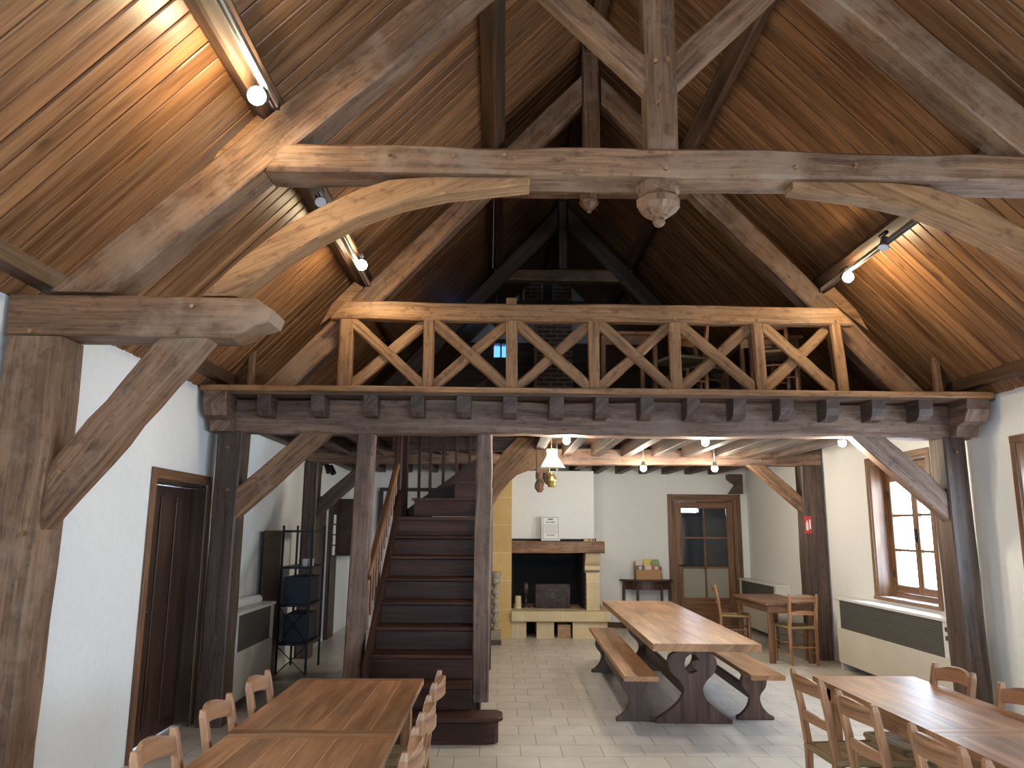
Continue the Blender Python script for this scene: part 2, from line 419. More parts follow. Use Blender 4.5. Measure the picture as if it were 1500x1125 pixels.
m.build('wall_gable_brick', 'brick', kind='structure')
wall_with_holes('wall_front', WL-.3, WR+.35, YF-.3, YF, 3.0, [(-1.6, -.2, .9, 2.3), (2.0, 3.4, .9, 2.3)], 'x')
m = MB(); m.prism([[(WL-.3, 3.0), (WR+.35, 3.0), (RX, 6.75)]], .3, (0, YF-.15, 0), (1, 0, 0), (0, 0, 1)); m.build('wall_front_gable', 'plaster', kind='structure')

# roof boarding: each board runs up the slope
def roof_side(name, sg):
    m = MB(); y = YF
    xe = -2.62 if sg < 0 else 4.40; ze = roofz(xe)
    d = V((RX-xe, 0, roofz(RX)-ze)); d.normalize(); nrm = V((d.z, 0, -d.x)) if sg < 0 else V((-d.z, 0, d.x))
    if nrm.z > 0: nrm = -nrm
    Lr = (V((RX, 0, roofz(RX)))-V((xe, 0, ze))).length+.02
    e = V((xe, 0, ze))-d*.35; Lr += .35
    while y < YB+.3:
        w = random.choice((.115, .12, .13, .14)); y1 = min(y+w, YB+.3); b = .012; t = .013+random.uniform(-.002, .002)
        prof = [(y-.0005, 0), (y+b*.28, .0), (y+b*.38, t-.004), (y+b, t), (y1-b, t), (y1-b*.38, t-.004), (y1-b*.28, 0), (y1+.0005, 0)]
        n = 1
        vs = []; fs = []
        for k in (0, 1):
            for (yy, dz) in prof: vs.append(e+d*(Lr*k)+V((0, yy, 0))+nrm*dz)
        P = len(prof)
        for j in range(P-1): fs.append((j, j+1, P+j+1, P+j))
        m.add(vs, fs, d); y = y1
    # backing
    o = -nrm*.04
    c = [e+V((0, YF-.3, 0)), e+d*Lr+V((0, YF-.3, 0)), e+d*Lr+V((0, YB+.35, 0)), e+V((0, YB+.35, 0))]
    vs = [p-nrm*.001 for p in c]+[p+o for p in c]
    m.add(vs, [(0, 1, 2, 3), (7, 6, 5, 4), (0, 4, 5, 1), (1, 5, 6, 2), (2, 6, 7, 3), (3, 7, 4, 0)], d)
    return m.build(name, 'board', kind='structure')
roof_side('ceiling', -1); roof_side('ceiling', 1)

# wall plates under the eaves
for s, x0, x1, nm in ((-1, WL+.005, WL+.17, 'left'), (1, WR-.17, WR-.005, 'right')):
    beam('wall_plate', 'long dark timber plate under the eaves on top of the %s white wall' % nm, ((x0+x1)/2, YF+.02, 2.99), ((x0+x1)/2, YB-.02, 2.99), x1-x0, .12, 'purlin', side=(1, 0, 0), wob=.002, ch=.006, seg=1.)
# skirtings
m = MB(); m.box(1.62, 3.0, YB-.015, YB-.001, 0, .09); m.build('baseboard_back', 'door', kind='structure')

# ------------------------------------------------------------------ windows
def window(name, side, y0, y1, z0, z1, leaves=True):
    """side: +1 right wall, -1 left wall"""
    X = WR if side > 0 else WL; T = .35 if side > 0 else .3
    root = thing(name, (X, (y0+y1)/2, z0), None, None, kind='structure')
    X_ = lambda d: X+side*d
    bx = lambda m, d0, d1, *r, **k: m.box(min(X_(d0), X_(d1)), max(X_(d0), X_(d1)), *r, **k)
    m = MB()   # architrave on the wall face + lining
    a = .065
    bx(m, -.018, -.001, y0-a, y1+a, z1, z1+a); bx(m, -.018, -.001, y0-a, y0, z0-.0, z1); bx(m, -.018, -.001, y1, y1+a, z0, z1)
    bx(m, -.03, .22, y0-a, y1+a, z0-.035, z0)
    bx(m, -.001, .30, y0+.001, y0+.02, z0, z1); bx(m, -.001, .30, y1-.02, y1-.001, z0, z1); bx(m, -.001, .30, y0+.02, y1-.02, z1-.02, z1-.001)
    bx(m, .17, .23, y0+.02, y0+.075, z0, z1-.02); bx(m, .17, .23, y1-.075, y1-.02, z0, z1-.02)
    bx(m, .17, .23, y0+.075, y1-.075, z1-.16, z1-.02); bx(m, .17, .23, y0+.075, y1-.075, z0, z0+.05)
    m.build('window_frame', 'trim', root)
    ym = (y0+y1)/2
    for a0, a1 in ((y0+.077, ym-.002), (ym+.002, y1-.077)):
        m = MB(); b0, b1 = z0+.055, z1-.165; w = .055
        bx(m, .165, .21, a0, a0+w, b0, b1); bx(m, .165, .21, a1-w, a1, b0, b1)
        bx(m, .165, .21, a0+w, a1-w, b0, b0+.08); bx(m, .165, .21, a0+w, a1-w, b1-w, b1)
        for k in (1, 2):
            zz = b0+.08+(b1-w-b0-.08)*k/3; bx(m, .172, .203, a0+w, a1-w, zz-.014, zz+.014)
        c = m.build('casement', 'trim', root)
        g = MB(); bx(g, .185, .189, a0+w-.006, a1-w+.006, b0+.075, b1-w+.006, ch=0); g.build('pane', 'glass', c)
        hg = MB()
        for zz in (b0+.2, b1-.2): hg.cyl((X_(.16), a0+.004 if a0 < ym-.3 else a1-.004, zz-.04), (X_(.16), a0+.004 if a0 < ym-.3 else a1-.004, zz+.04), .008, n=8)
        hg.build('hinge', 'blackmetal', c)
    h = MB(); h.cyl((X_(.155), ym, z0+.62), (X_(.155), ym, z0+.76), .009, n=8); bx(h, .14, .166, ym-.014, ym+.014, z0+.67, z0+.71); h.build('window_catch', 'blackmetal', root)
    # daylight portal in the opening
    ld = bpy.data.lights.new('window_portal', 'AREA'); ld.shape = 'RECTANGLE'; ld.size = y1-y0; ld.size_y = z1-z0; ld.cycles.is_portal = True
    lo = bpy.data.objects.new('window_portal', ld); COL.objects.link(lo); lo.location = (X_(T+.02), ym, (z0+z1)/2)
    lo.rotation_euler = (PI/2, 0, PI/2 if side > 0 else -PI/2)
n = 0
for w in RWIN: n += 1; window('window_%d' % n, 1, *w)
for w in LWIN: n += 1; window('window_%d' % n, -1, *w)
# gable window of the gallery
n += 1
root = thing('window_%d' % n, (sum(GW[:2])/2, YB, GW[2]), None, None, kind='structure')
m = MB(); a, b_, c_, d_ = GW
m.box(a-.06, a+.02, YB-.02, YB+.1, c_-.06, d_+.06); m.box(b_-.02, b_+.06, YB-.02, YB+.1, c_-.06, d_+.06)
m.box(a+.02, b_-.02, YB-.02, YB+.1, d_-.02, d_+.06); m.box(a+.02, b_-.02, YB-.02, YB+.1, c_-.06, c_+.02)
m.box((a+b_)/2-.015, (a+b_)/2+.015, YB+.03, YB+.07, c_+.02, d_-.02); m.build('window_frame', 'oak_dark', root)
m = MB(); m.box(a+.02, b_-.02, YB+.05, YB+.054, c_+.02, d_-.02, ch=0); m.build('pane', glassmat('dimmed_glass', (.12, .19, .27, 1)), root)  # dark tint on this pane dims the bright sky behind it
for nm, cx, cz, sx, sz, yy, rz in (('window_portal', (a+b_)/2, (c_+d_)/2, b_-a, d_-c_, YB+.32, 0), ('window_portal', -.9, 1.6, 1.4, 1.4, YF-.32, PI), ('window_portal', 2.7, 1.6, 1.4, 1.4, YF-.32, PI)):
    ld = bpy.data.lights.new(nm, 'AREA'); ld.shape = 'RECTANGLE'; ld.size = sx; ld.size_y = sz; ld.cycles.is_portal = True
    lo = bpy.data.objects.new(nm, ld); COL.objects.link(lo); lo.location = (cx, yy, cz); lo.rotation_euler = (-PI/2, 0, rz)

# ------------------------------------------------------------------ doors
# door_1: dark panelled door on the left wall
root = thing('door_1', (WL, 6.465, 0), None, None, kind='structure')
m = MB()
m.box(WL+.001, WL+.022, 5.86, 5.93, 0, 2.10); m.box(WL+.001, WL+.022, 7.00, 7.07, 0, 2.10); m.box(WL+.001, WL+.022, 5.93, 7.00, 2.02, 2.10)
m.build('architrave', 'trim', root)
m = MB(); m.box(WL-.22, WL+.0, 5.932, 5.955, 0, 2.0); m.box(WL-.22, WL+.0, 6.975, 6.998, 0, 2.0); m.box(WL-.22, WL+.0, 5.955, 6.975, 1.99, 2.018); m.build('door_lining', 'door', root)
m = MB()
m.box(WL-.16, WL-.12, 5.957, 6.973, .01, 1.985)
for a, b_ in ((6.0, 6.30), (6.34, 6.60), (6.64, 6.93)): m.box(WL-.12, WL-.107, a, b_, .12, 1.9, ch=.005)
lf = m.build('door_leaf', 'door', root)
m = MB(); m.cyl((WL-.105, 6.02, 1.02), (WL-.05, 6.02, 1.02), .009, n=8); m.cyl((WL-.055, 6.02, 1.02), (WL-.055, 6.12, 1.02), .009, n=8); m.build('door_handle', 'brass', lf)
# door_2: far dark door on the left wall
root = thing('door_2', (WL, 11.5, 0), None, None, kind='structure')
m = MB(); m.box(WL+.001, WL+.022, 10.87, 10.95, 0, 2.11); m.box(WL+.001, WL+.022, 12.05, 12.13, 0, 2.11); m.box(WL+.001, WL+.022, 10.95, 12.05, 2.03, 2.11); m.build('architrave', 'door', root)
m = MB(); m.box(WL-.08, WL-.03, 10.953, 12.047, .01, 2.027); m.box(WL-.03, WL-.02, 11.05, 11.95, .15, .95); m.box(WL-.03, WL-.02, 11.05, 11.95, 1.1, 1.9); m.build('door_leaf', 'door', root)
# door_3: half-glazed door in the back wall
root = thing('door_3', ((GD[0]+GD[1])/2, YB, 0), None, None, kind='structure')
m = MB(); x0, x1, _, z1 = GD
m.box(x0-.08, x0, YB-.022, YB-.001, 0, z1+.08); m.box(x1, x1+.08, YB-.022, YB-.001, 0, z1+.08); m.box(x0, x1, YB-.022, YB-.001, z1, z1+.08)
m.box(x0+.001, x0+.05, YB, YB+.22, 0, z1-.001); m.box(x1-.05, x1-.001, YB, YB+.22, 0, z1-.001); m.box(x0+.05, x1-.05, YB, YB+.22, z1-.05, z1-.001)
m.build('door_frame', 'trim', root)
m = MB(); a, b_ = x0+.053, x1-.053; w = .12; zt = z1-.055
m.box(a, a+w, YB+.02, YB+.065, .01, zt); m.box(b_-w, b_, YB+.02, YB+.065, .01, zt)
m.box(a+w, b_-w, YB+.02, YB+.065, zt-.11, zt); m.box(a+w, b_-w, YB+.02, YB+.065, .01, .5); m.box(a+w+.04, b_-w-.04, YB+.012, YB+.02, .12, .42, ch=.01)
xm = (a+b_)/2; m.box(xm-.016, xm+.016, YB+.025, YB+.06, .5, zt-.11)
gz = [.5+(zt-.11-.5)*k/3 for k in range(4)]
for z in gz[1:3]: m.box(a+w, b_-w, YB+.025, YB+.06, z-.016, z+.016)
lf = m.build('door_leaf', 'trim', root)
m = MB(); m.box(a+w-.004, b_-w+.004, YB+.040, YB+.044, gz[1], zt-.108, ch=0); m.build('pane', 'glass', lf)
m = MB(); m.box(a+w-.004, b_-w+.004, YB+.040, YB+.046, gz[0], gz[1], ch=0); m.build('panel', plain('grey_blind_panel', c3(.30, .28, .23), .6), lf)
m = MB(); m.cyl((a+.05, YB+.02, 1.05), (a+.05, YB-.03, 1.05), .01, n=8); m.cyl((a+.05, YB-.03, 1.05), (a+.16, YB-.03, 1.05), .009, n=8); m.build('door_handle', 'blackmetal', lf)
# dark box added behind the glazed door; its slot gives the bright corner
m = MB(); m.box(2.4, 2.6, YB+.3, YB+1.8, 0, 2.6, ch=0); m.box(4.55, 4.75, YB+.3, YB+1.8, 0, 2.6, ch=0); m.box(2.6, 4.55, YB+1.6, YB+1.8, 0, 2.0, ch=0); m.box(3.95, 4.55, YB+1.6, YB+1.8, 2.0, 2.6, ch=0); m.box(2.6, 3.5, YB+1.6, YB+1.8, 2.0, 2.6, ch=0); m.box(3.5, 3.95, YB+1.6, YB+1.8, 2.24, 2.6, ch=0); m.box(2.4, 4.75, YB+.3, YB+1.8, 2.6, 2.7, ch=0)
m.build('wall_dark_box', 'darkbox', kind='structure')
# frame trim on the back wall beside the stairs
m = MB(); m.box(-2.10, -.60, YB-.05, YB-.001, 2.30, 2.36); m.box(-2.12, -2.04, YB-.05, YB-.001, 0, 2.30); m.build('trim_2', 'door', kind='structure')

# ------------------------------------------------------------------ truss 2 (gallery front)
DY = .22
yc = Y2+DY/2
beam('wall_post', 'dark oak post against the left white wall, right of the dark door', (-2.43, Y2+.13, 0), (-2.42, Y2+.13, 2.50), .215, .26, 'oak_dark', 'post', side=(1, 0, 0), wob=.007, pegs=[(-2.42, Y2, 2.36), (-2.40, Y2, 1.98)])
beam('wall_post', 'dark oak post between the right window and the nearer right wall', (4.15, Y2+.13, 0), (4.135, Y2+.13, 2.50), .205, .26, 'oak_dark', 'post', side=(1, 0, 0), wob=.006, pegs=[(4.13, Y2, 2.36)])
beam('main_beam', 'massive rough oak beam carrying the gallery front', (-2.59, yc, 2.645), (4.30, yc, 2.645), DY, .305, 'oak_grey', wob=.010, ch=.012, seg=.2)
beam('stair_post', 'square oak post at the left of the staircase foot', (-1.25, Y2+.1, 0), (-1.205, Y2+.1, 2.49), .155, .16, 'oak_grey', 'post', side=(1, 0, 0), wob=.003)
beam('stair_post', 'grey brown oak post standing on the right end of the lowest stair', (-.145, Y2+.1, .205), (-.135, Y2+.1, 2.49), .145, .16, 'oak_grey', 'post', side=(1, 0, 0), wob=.004)
beam('brace', 'gnarled diagonal brace from the left wall post up to the gallery beam', (-2.33, Y2+.09, 1.87), (-1.60, Y2+.09, 2.54), .13, .20, 'oak', side=(0, 1, 0), wob=.012, cut0=(1, 0, 0), cut1=(0, 0, 1))
beam('brace', 'gnarled diagonal brace crossing the right window up to the gallery beam', (4.06, Y2+.09, 1.84), (3.33, Y2+.09, 2.54), .13, .20, 'oak_grey', side=(0, 1, 0), wob=.012, cut0=(1, 0, 0), cut1=(0, 0, 1))
# corbels at the ends of the gallery front
for nm, x in (('left', -2.47), ('right', 4.20)):
    m = MB(); pr = [(0, 0), (0, .33), (-.30, .33), (-.30, .22), (-.24, .12), (-.13, .09), (-.09, .0)]
    m.prism([pr], .2, (x, Y2, 2.49), (0, 1, 0), (0, 0, 1), bev=.006)
    m.build('corbel', 'oak_grey', None, 'rounded oak corbel on top of the %s wall post' % nm, 'corbel')
# rafters of truss 2
def rafter(nm, y, x0, z0, x1, z1, mat, h=.2, dy=.18, wob=.007, name='rafter', **k):
    return beam(name, nm, (x0, y+dy/2, z0), (x1, y+dy/2, z1), dy, h, mat, side=(0, 1, 0), wob=wob, **k)
def mir(x): return 2*RX-x
rafter('long sloping rafter rising from the left end of the gallery front', Y2, -2.05, 2.87, .78, 5.92, 'oak', .21, cut0=(0, 0, 1), cut1=(1, 0, 0))
rafter('long sloping rafter rising from the right end of the gallery front', Y2, mir(-2.03), 2.87, .97, 5.92, 'oak', .21, cut0=(0, 0, 1), cut1=(1, 0, 0))
beam('king_post', 'thin king post with a pale right edge, hanging behind the near collar beam', (.872, Y2+.09, 4.84), (.872, Y2+.09, 6.42), .16, .16, 'oak', 'post', side=(1, 0, 0), wob=.004)
m = MB(); m.cyl((.845, Y2+.09, 4.85), (.845, Y2+.09, 4.66), .1, n=8, smooth=False, prof=[(0, .085), (.35, .085), (.42, .095), (.55, .09), (.8, .05), (.86, .02), (.95, .028), (1, .012)])
m.build('pendant', 'oak', None, 'small carved pendant peeping out below the near collar beam, left of the big one', 'pendant')
beam('collar_beam', 'second collar beam hidden right behind the near collar beam', (-.16, Y2+.10, 4.96), (1.93, Y2+.10, 4.96), .18, .23, 'oak', side=(0, 1, 0), wob=.004)
for nm, x in (('left', -2.28), ('right', 4.06)):
    beam('strut', 'short upright strut standing on the %s end of the gallery edge' % nm, (x, Y2+.05, 2.875), (x, Y2+.05, roofz(x)+.0), .07, .07, 'oak', wob=.002, cut1=(-1.05 if x < 0 else 1.05, 0, 1))

# ------------------------------------------------------------------ truss 3 (inside, under and over the gallery)
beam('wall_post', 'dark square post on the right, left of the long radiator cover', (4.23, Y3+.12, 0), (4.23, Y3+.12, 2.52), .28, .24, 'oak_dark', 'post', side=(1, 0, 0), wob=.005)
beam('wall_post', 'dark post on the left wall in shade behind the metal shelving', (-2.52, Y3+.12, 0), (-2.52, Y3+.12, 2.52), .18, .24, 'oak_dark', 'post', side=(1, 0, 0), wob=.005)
beam('cross_beam', 'rough cross beam under the gallery, farther back than the front beam', (-2.59, Y3+.12, 2.63), (4.37, Y3+.12, 2.63), .22, .21, 'oak_grey', side=(0, 1, 0), wob=.009, seg=.2, pegs=[(3.55, Y3, 2.60)])
beam('brace', 'diagonal brace on the far right post beside the glazed door', (4.11, Y3+.09, 1.99), (3.47, Y3+.09, 2.55), .12, .17, 'oak', side=(0, 1, 0), wob=.009, cut0=(1, 0, 0), cut1=(0, 0, 1))
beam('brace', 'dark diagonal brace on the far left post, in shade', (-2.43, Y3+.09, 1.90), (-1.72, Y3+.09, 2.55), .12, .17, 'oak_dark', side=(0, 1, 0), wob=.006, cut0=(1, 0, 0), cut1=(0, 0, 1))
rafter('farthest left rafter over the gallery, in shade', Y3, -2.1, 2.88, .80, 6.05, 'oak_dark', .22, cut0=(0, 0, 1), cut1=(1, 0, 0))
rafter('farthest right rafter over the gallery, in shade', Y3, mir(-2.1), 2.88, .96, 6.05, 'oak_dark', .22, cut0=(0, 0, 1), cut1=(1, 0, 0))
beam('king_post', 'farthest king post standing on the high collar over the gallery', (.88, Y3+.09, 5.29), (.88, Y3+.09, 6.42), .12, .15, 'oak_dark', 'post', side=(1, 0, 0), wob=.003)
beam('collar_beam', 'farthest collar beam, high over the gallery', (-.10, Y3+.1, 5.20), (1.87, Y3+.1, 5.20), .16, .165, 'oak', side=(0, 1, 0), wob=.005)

# ------------------------------------------------------------------ truss 1 (near, hammer-beam)
yc1 = Y1+.12
def hammer(s):
    X = (lambda x: x) if s < 0 else mir
    nm = 'left' if s < 0 else 'right'
    beam('wall_post', 'thick oak post against the %s wall, nearest to the viewer' % nm, (X(-2.455), Y1+.12, 0), (X(-2.44), Y1+.12, 2.63), .29, .24, 'oak', 'post', side=(1, 0, 0), wob=.009, pegs=[(X(-2.36), Y1, 1.62)])
    m = MB()
    x0 = -2.60 if s < 0 else mir(-2.60)
    pr = [(-2.60, 2.635), (-1.42, 2.635), (-1.36, 2.66), (-1.30, 2.70), (-1.22, 2.72), (-1.20, 2.78), (-1.30, 2.85), (-2.60, 2.86)]
    if s > 0: pr = [(mir(a), b) for a, b in pr]
    m.prism([pr], .22, (0, Y1+.12, 0), (1, 0, 0), (0, 0, 1), bev=.008)
    h = m.build('hammer_beam', 'oak', None, 'short oak hammer beam with a shaped end, sticking out from the %s wall post' % nm, 'beam')
    for x, z in ((-2.45, 2.66), (-2.18, 2.80), (-1.70, 2.66), (-1.63, 2.80)): peg((X(x), Y1+.01, z), h)
    beam('brace', 'worm-eaten slanting brace under the %s hammer beam' % nm, (X(-2.35), Y1+.11, 1.72), (X(-1.66), Y1+.11, 2.65), .15, .20, 'oak', side=(0, 1, 0), wob=.013, cut0=(1, 0, 0), cut1=(0, 0, 1), seg=.12, pegs=[(X(-2.22), Y1+.03, 1.93)])
    rafter('big near rafter on the %s, meeting the near collar beam end' % nm, Y1, X(-2.22), 2.87, X(.80), 5.74, 'oak', .23, dy=.2, cut0=(0, 0, 1), cut1=(1, 0, 0))
    # arched brace from hammer beam to collar
    lo = [(-1.60, 2.87), (-1.42, 2.87), (-1.20, 3.06), (-1.00, 3.20), (-.78, 3.32), (-.55, 3.41), (-.30, 3.47), (-.05, 3.505), (.16, 3.53)]
    hi = [(.16, 3.575), (-.40, 3.575), (-.62, 3.55), (-.80, 3.49), (-1.0, 3.38), (-1.2, 3.26), (-1.42, 3.06)]
    rs = random.Random(3)
    pr = [(a+rs.uniform(-.01, .01), b) for a, b in lo+hi]
    if s > 0: pr = [(mir(a), b) for a, b in pr]
    m = MB(); m.prism([pr], .14, (0, Y1+.11, 0), (1, 0, 0), (0, 0, 1), g=(1 if s < 0 else -1, 0, .45), bev=.01)
    b = m.build('arched_brace', 'oak_rail', None, 'curved honey-brown brace between the %s hammer beam and the near collar beam' % nm, 'beam')
hammer(-1); hammer(1)
cb = beam('collar_beam', 'near oak collar beam spanning the roof, scarred and pegged', (-1.24, yc1-.01, 3.655), (mir(-1.24), yc1-.01, 3.645), .23, .165, 'oak', side=(0, 1, 0), wob=.007, ch=.014, seg=.22, cut0=(1, 0, -.75), cut1=(1, 0, .75),
     pegs=[(-.27, Y1, 3.67), (.01, Y1, 3.68), (1.62, Y1, 3.63), (1.96, Y1, 3.64), (.92, Y1, 3.70), (.90, Y1, 3.61), (-.62, Y1, 3.67), (.43, Y1, 3.59)])
m = MB(); m.box(.812, .988, Y1+.02, Y1+.19, 3.735, 5.6); kp = MB()
kp.beam((.90, Y1+.11, 3.735), (.915, Y1+.11, 6.42), .175, .17, side=(1, 0, 0), wob=.004); m.bm.free()
kp = kp.build('king_post', 'oak', None, 'thick near king post standing on the near collar beam', 'post')
for p in ((.865, Y1+.02, 4.28), (.94, Y1+.02, 4.285), (.87, Y1+.02, 4.02)): peg(p, kp)
beam('strut', 'strut sloping up to the left from the near king post', (.86, Y1+.11, 4.19), (.02, Y1+.11, 5.06), .13, .155, 'oak', side=(0, 1, 0), wob=.007, cut0=(1, 0, 0))
beam('strut', 'strut sloping up to the right from the near king post', (.94, Y1+.11, 4.20), (1.76, Y1+.11, 5.04), .13, .155, 'oak', side=(0, 1, 0), wob=.007, cut0=(1, 0, 0))
m = MB(); cx, cy = .885, Y1+.13
m.cyl((cx, cy, 3.57), (cx, cy, 3.325), .1, n=8, smooth=False, prof=[(0, .125), (.16, .125), (.22, .108), (.28, .108), (.36, .124), (.52, .122), (.64, .10), (.76, .06), (.80, .032), (.88, .036), (.95, .03), (1, .014)])
m.build('pendant', 'oak', None, 'large carved pendant boss hanging below the middle of the near collar beam', 'pendant')

m = MB(); m.prism([[(0, 0), (.22, 0), (.22, .34), (-.02, .34), (-.02, .26), (.05, .20), (.12, .16)][::-1]], .2, (4.06, YB-.102, 2.29), (1, 0, 0), (0, 0, 1)); m.build('corbel', 'oak_dark', None, 'dark stepped corbel at the top of the far right corner', 'corbel')
# ------------------------------------------------------------------ purlins, ridge, cleats
def purlin(lbl, x, y0, y1, off, w=.15, h=.19, mat='purlin', name='purlin'):
    s = -1 if x < RX else 1
    d = V((1, 0, 1.05)).normalized() if s < 0 else V((-1, 0, 1.05)).normalized()
    nrm = V((d.z, 0, -abs(d.x)*1)) if s < 0 else V((-d.z, 0, -abs(d.x)))
    c = V((x, 0, roofz(x)))+nrm*(h/2+off)
    return beam(name, lbl, (c.x, y0, c.z), (c.x, y1, c.z), h, w, mat, side=nrm, wob=.004, seg=.5), c
purlin('lower left purlin carrying the track lights', -1.44, YF+.02, YB-.02, .022)
purlin('lower right purlin carrying the track lights', mir(-1.44), YF+.02, YB-.02, .022)
purlin('upper left purlin running lengthwise under the roof boards', -.16, YF+.02, YB-.02, .022, .14, .17)
purlin('upper right purlin running lengthwise under the roof boards', mir(-.16), YF+.02, YB-.02, .022, .14, .17)
beam('ridge_beam', 'ridge beam at the very top of the roof', (RX, YF+.02, 6.41), (RX, YB-.02, 6.41), .14, .18, 'purlin', side=(1, 0, 0), wob=.003, seg=1.)
for y, nm in ((Y1, 'near'), (Y2, 'gallery')):
    for s in (-1, 1):
        xs = [(-1.60, 3.76), (-1.50, 3.68), (-1.33, 3.72), (-1.28, 3.86)] if y == Y1 else [(-1.66, 3.62), (-1.50, 3.62), (-1.31, 3.80), (-1.30, 3.90)]
        xs = [(-1.58, roofz(-1.58)-.26), (-1.68, roofz(-1.68)-.36), (-1.40, 3.74), (-1.27, 3.86), (-1.38, 3.93)]
        if s > 0: xs = [(mir(a), b) for a, b in xs]
        m = MB(); m.prism([xs], .1, (0, y+.1, 0), (1, 0, 0), (0, 0, 1), bev=.004)
        m.build('purlin_cleat', 'oak_rail', None, 'wedge-shaped oak cleat under the %s lower purlin at the %s truss' % ('left' if s < 0 else 'right', nm), 'cleat')

# ------------------------------------------------------------------ gallery floor, joists, front edge
WELL = (-1.28, .30, 7.16, 9.62)
m = MB()
z0, z1 = 2.80, 2.86
m.box(WL+.01, WELL[0], 7.1, YB-.01, z0, z1, ch=0); m.box(WELL[1], WR-.01, 7.1, YB-.01, z0, z1, ch=0)
m.box(WELL[0], WELL[1], WELL[3], YB-.01, z0, z1, ch=0); m.box(WL+.01, WR-.01, 6.66, 7.1, z0, z1, ch=0)
m.build('floor_gallery', 'darkfloor', kind='structure')
beam('gallery_edge_board', 'long orange-brown board along the front edge of the gallery floor', (-2.60, 6.62, 2.845), (4.34, 6.62, 2.838), .06, .05, 'oak_rail', 'board', side=(0, 1, 0), wob=.003, ch=.006)
JX = [-2.07, -1.60, -1.14, -.73, -.32, .09, .50, .90, 1.30, 1.71, 2.12, 2.54, 2.95, 3.36, 3.78]
ords = ['first', 'second', 'third', 'fourth', 'fifth', 'sixth', 'seventh', 'eighth', 'ninth', 'tenth', 'eleventh', 'twelfth', 'thirteenth', 'fourteenth', 'last']
for i, x in enumerate(JX):
    m = MB(); yend = YB-.02
    if WELL[0]-.05 < x < WELL[1]+.05: yend = 7.15
    pr = [(6.68, 2.80), (6.68, 2.72), (6.70, 2.66), (6.745, 2.625), (6.80, 2.62), (yend, 2.63), (yend, 2.80)]
    m.prism([pr], .125+random.uniform(-.01, .01), (x, 0, 0), (0, 1, 0), (0, 0, 1), g=(0, 1, 0), bev=.005)
    m.build('joist', 'oak_joist', None, 'gallery joist, %s from the left, its rounded end jutting over the front beam' % ords[i], 'beam', 'joists with rounded ends along the gallery front')
for i, x in enumerate([a for a in JX if WELL[0]-.05 < a < WELL[1]+.05]):
    beam('joist', 'short joist over the dark space behind the staircase, %s from the left' % ords[i], (x, 9.80, 2.71), (x, YB-.02, 2.71), .12, .16, 'oak_dark', side=(1, 0, 0), wob=.004, seg=.6, group='joists behind the stair opening')
beam('trimmer', 'dark trimmer beam closing the stair opening at the far side', (-1.34, 9.71, 2.71), (.36, 9.71, 2.71), .14, .18, 'oak_dark', side=(0, 1, 0), wob=.004)
beam('wall_plate', 'lower timber plate under the joists along the left wall, behind the gallery front', (WL+.07, 7.2, 2.70), (WL+.07, YB-.02, 2.70), .13, .12, 'purlin', side=(1, 0, 0), wob=.002, seg=1.)

# ------------------------------------------------------------------ balustrade of the gallery
yb = 6.74
root = thing('balustrade', (.83, yb, 2.87), 'honey-brown oak balustrade with six crossed panels along the gallery', 'balustrade')
BX = [-1.385, -.643, .103, .843, 1.575, 2.325, 3.045]
hw = .115
m = MB(); m.beam((-1.46, yb+.02, 3.58), (3.13, yb+.02, 3.575), hw, .165, side=(0, 1, 0), wob=.006, cut0=(1, 0, -.9), cut1=(1, 0, .9)); hr = m.build('handrail', 'oak_rail', root)
for x in BX:
    lean = .035 if x > 2.9 else (.02 if x > 2.2 else 0)
    m = MB(); m.beam((x+lean, yb+.02, 2.87), (x-lean*.3, yb+.02, 3.50), .10 if x > -1.3 else .13, .10, side=(1, 0, 0), wob=.003); m.build('post', 'oak_rail', root)
    peg((x, yb-.035, 3.53), hr, l=.01)
for k in range(6):
    a, b_ = BX[k]+.05, BX[k+1]-.05
    m = MB(); m.beam((a, yb+.00, 3.48), (b_, yb+.00, 2.90), .05, .10, side=(0, 1, 0), wob=.006, cut0=(1, 0, 0), cut1=(1, 0, 0), seg=.15)
    cb1 = m.build('cross_brace', 'oak_rail', root)
    m = MB(); m.beam((a, yb+.045, 2.90), (b_, yb+.045, 3.48), .05, .10, side=(0, 1, 0), wob=.006, cut0=(1, 0, 0), cut1=(1, 0, 0), seg=.15)
    m.build('cross_brace', 'oak_rail', root)
    peg(((a+b_)/2+.01, yb-.02, 3.19), cb1, l=.006)
beam('wood_block', 'small wooden block sticking up behind the balustrade handrail', (.10, 6.86, 2.865), (.10, 6.86, 3.745), .10, .09, 'oak_rail', 'block', side=(1, 0, 0), wob=.001)

# ------------------------------------------------------------------ staircase
root = thing('staircase', (-.65, 7.6, 0), 'dark closed-riser wooden staircase climbing under the gallery', 'staircase')
SX0, SX1 = -1.14, -.06
R, G = .1975, .255; ys = 6.37
m = MB(); pr = [(-1.10, 0), (-.07, 0), (-.01, .03), (.02, .09), (.02, .16), (-.01, .22), (-.07, .26), (-1.10, .26)]
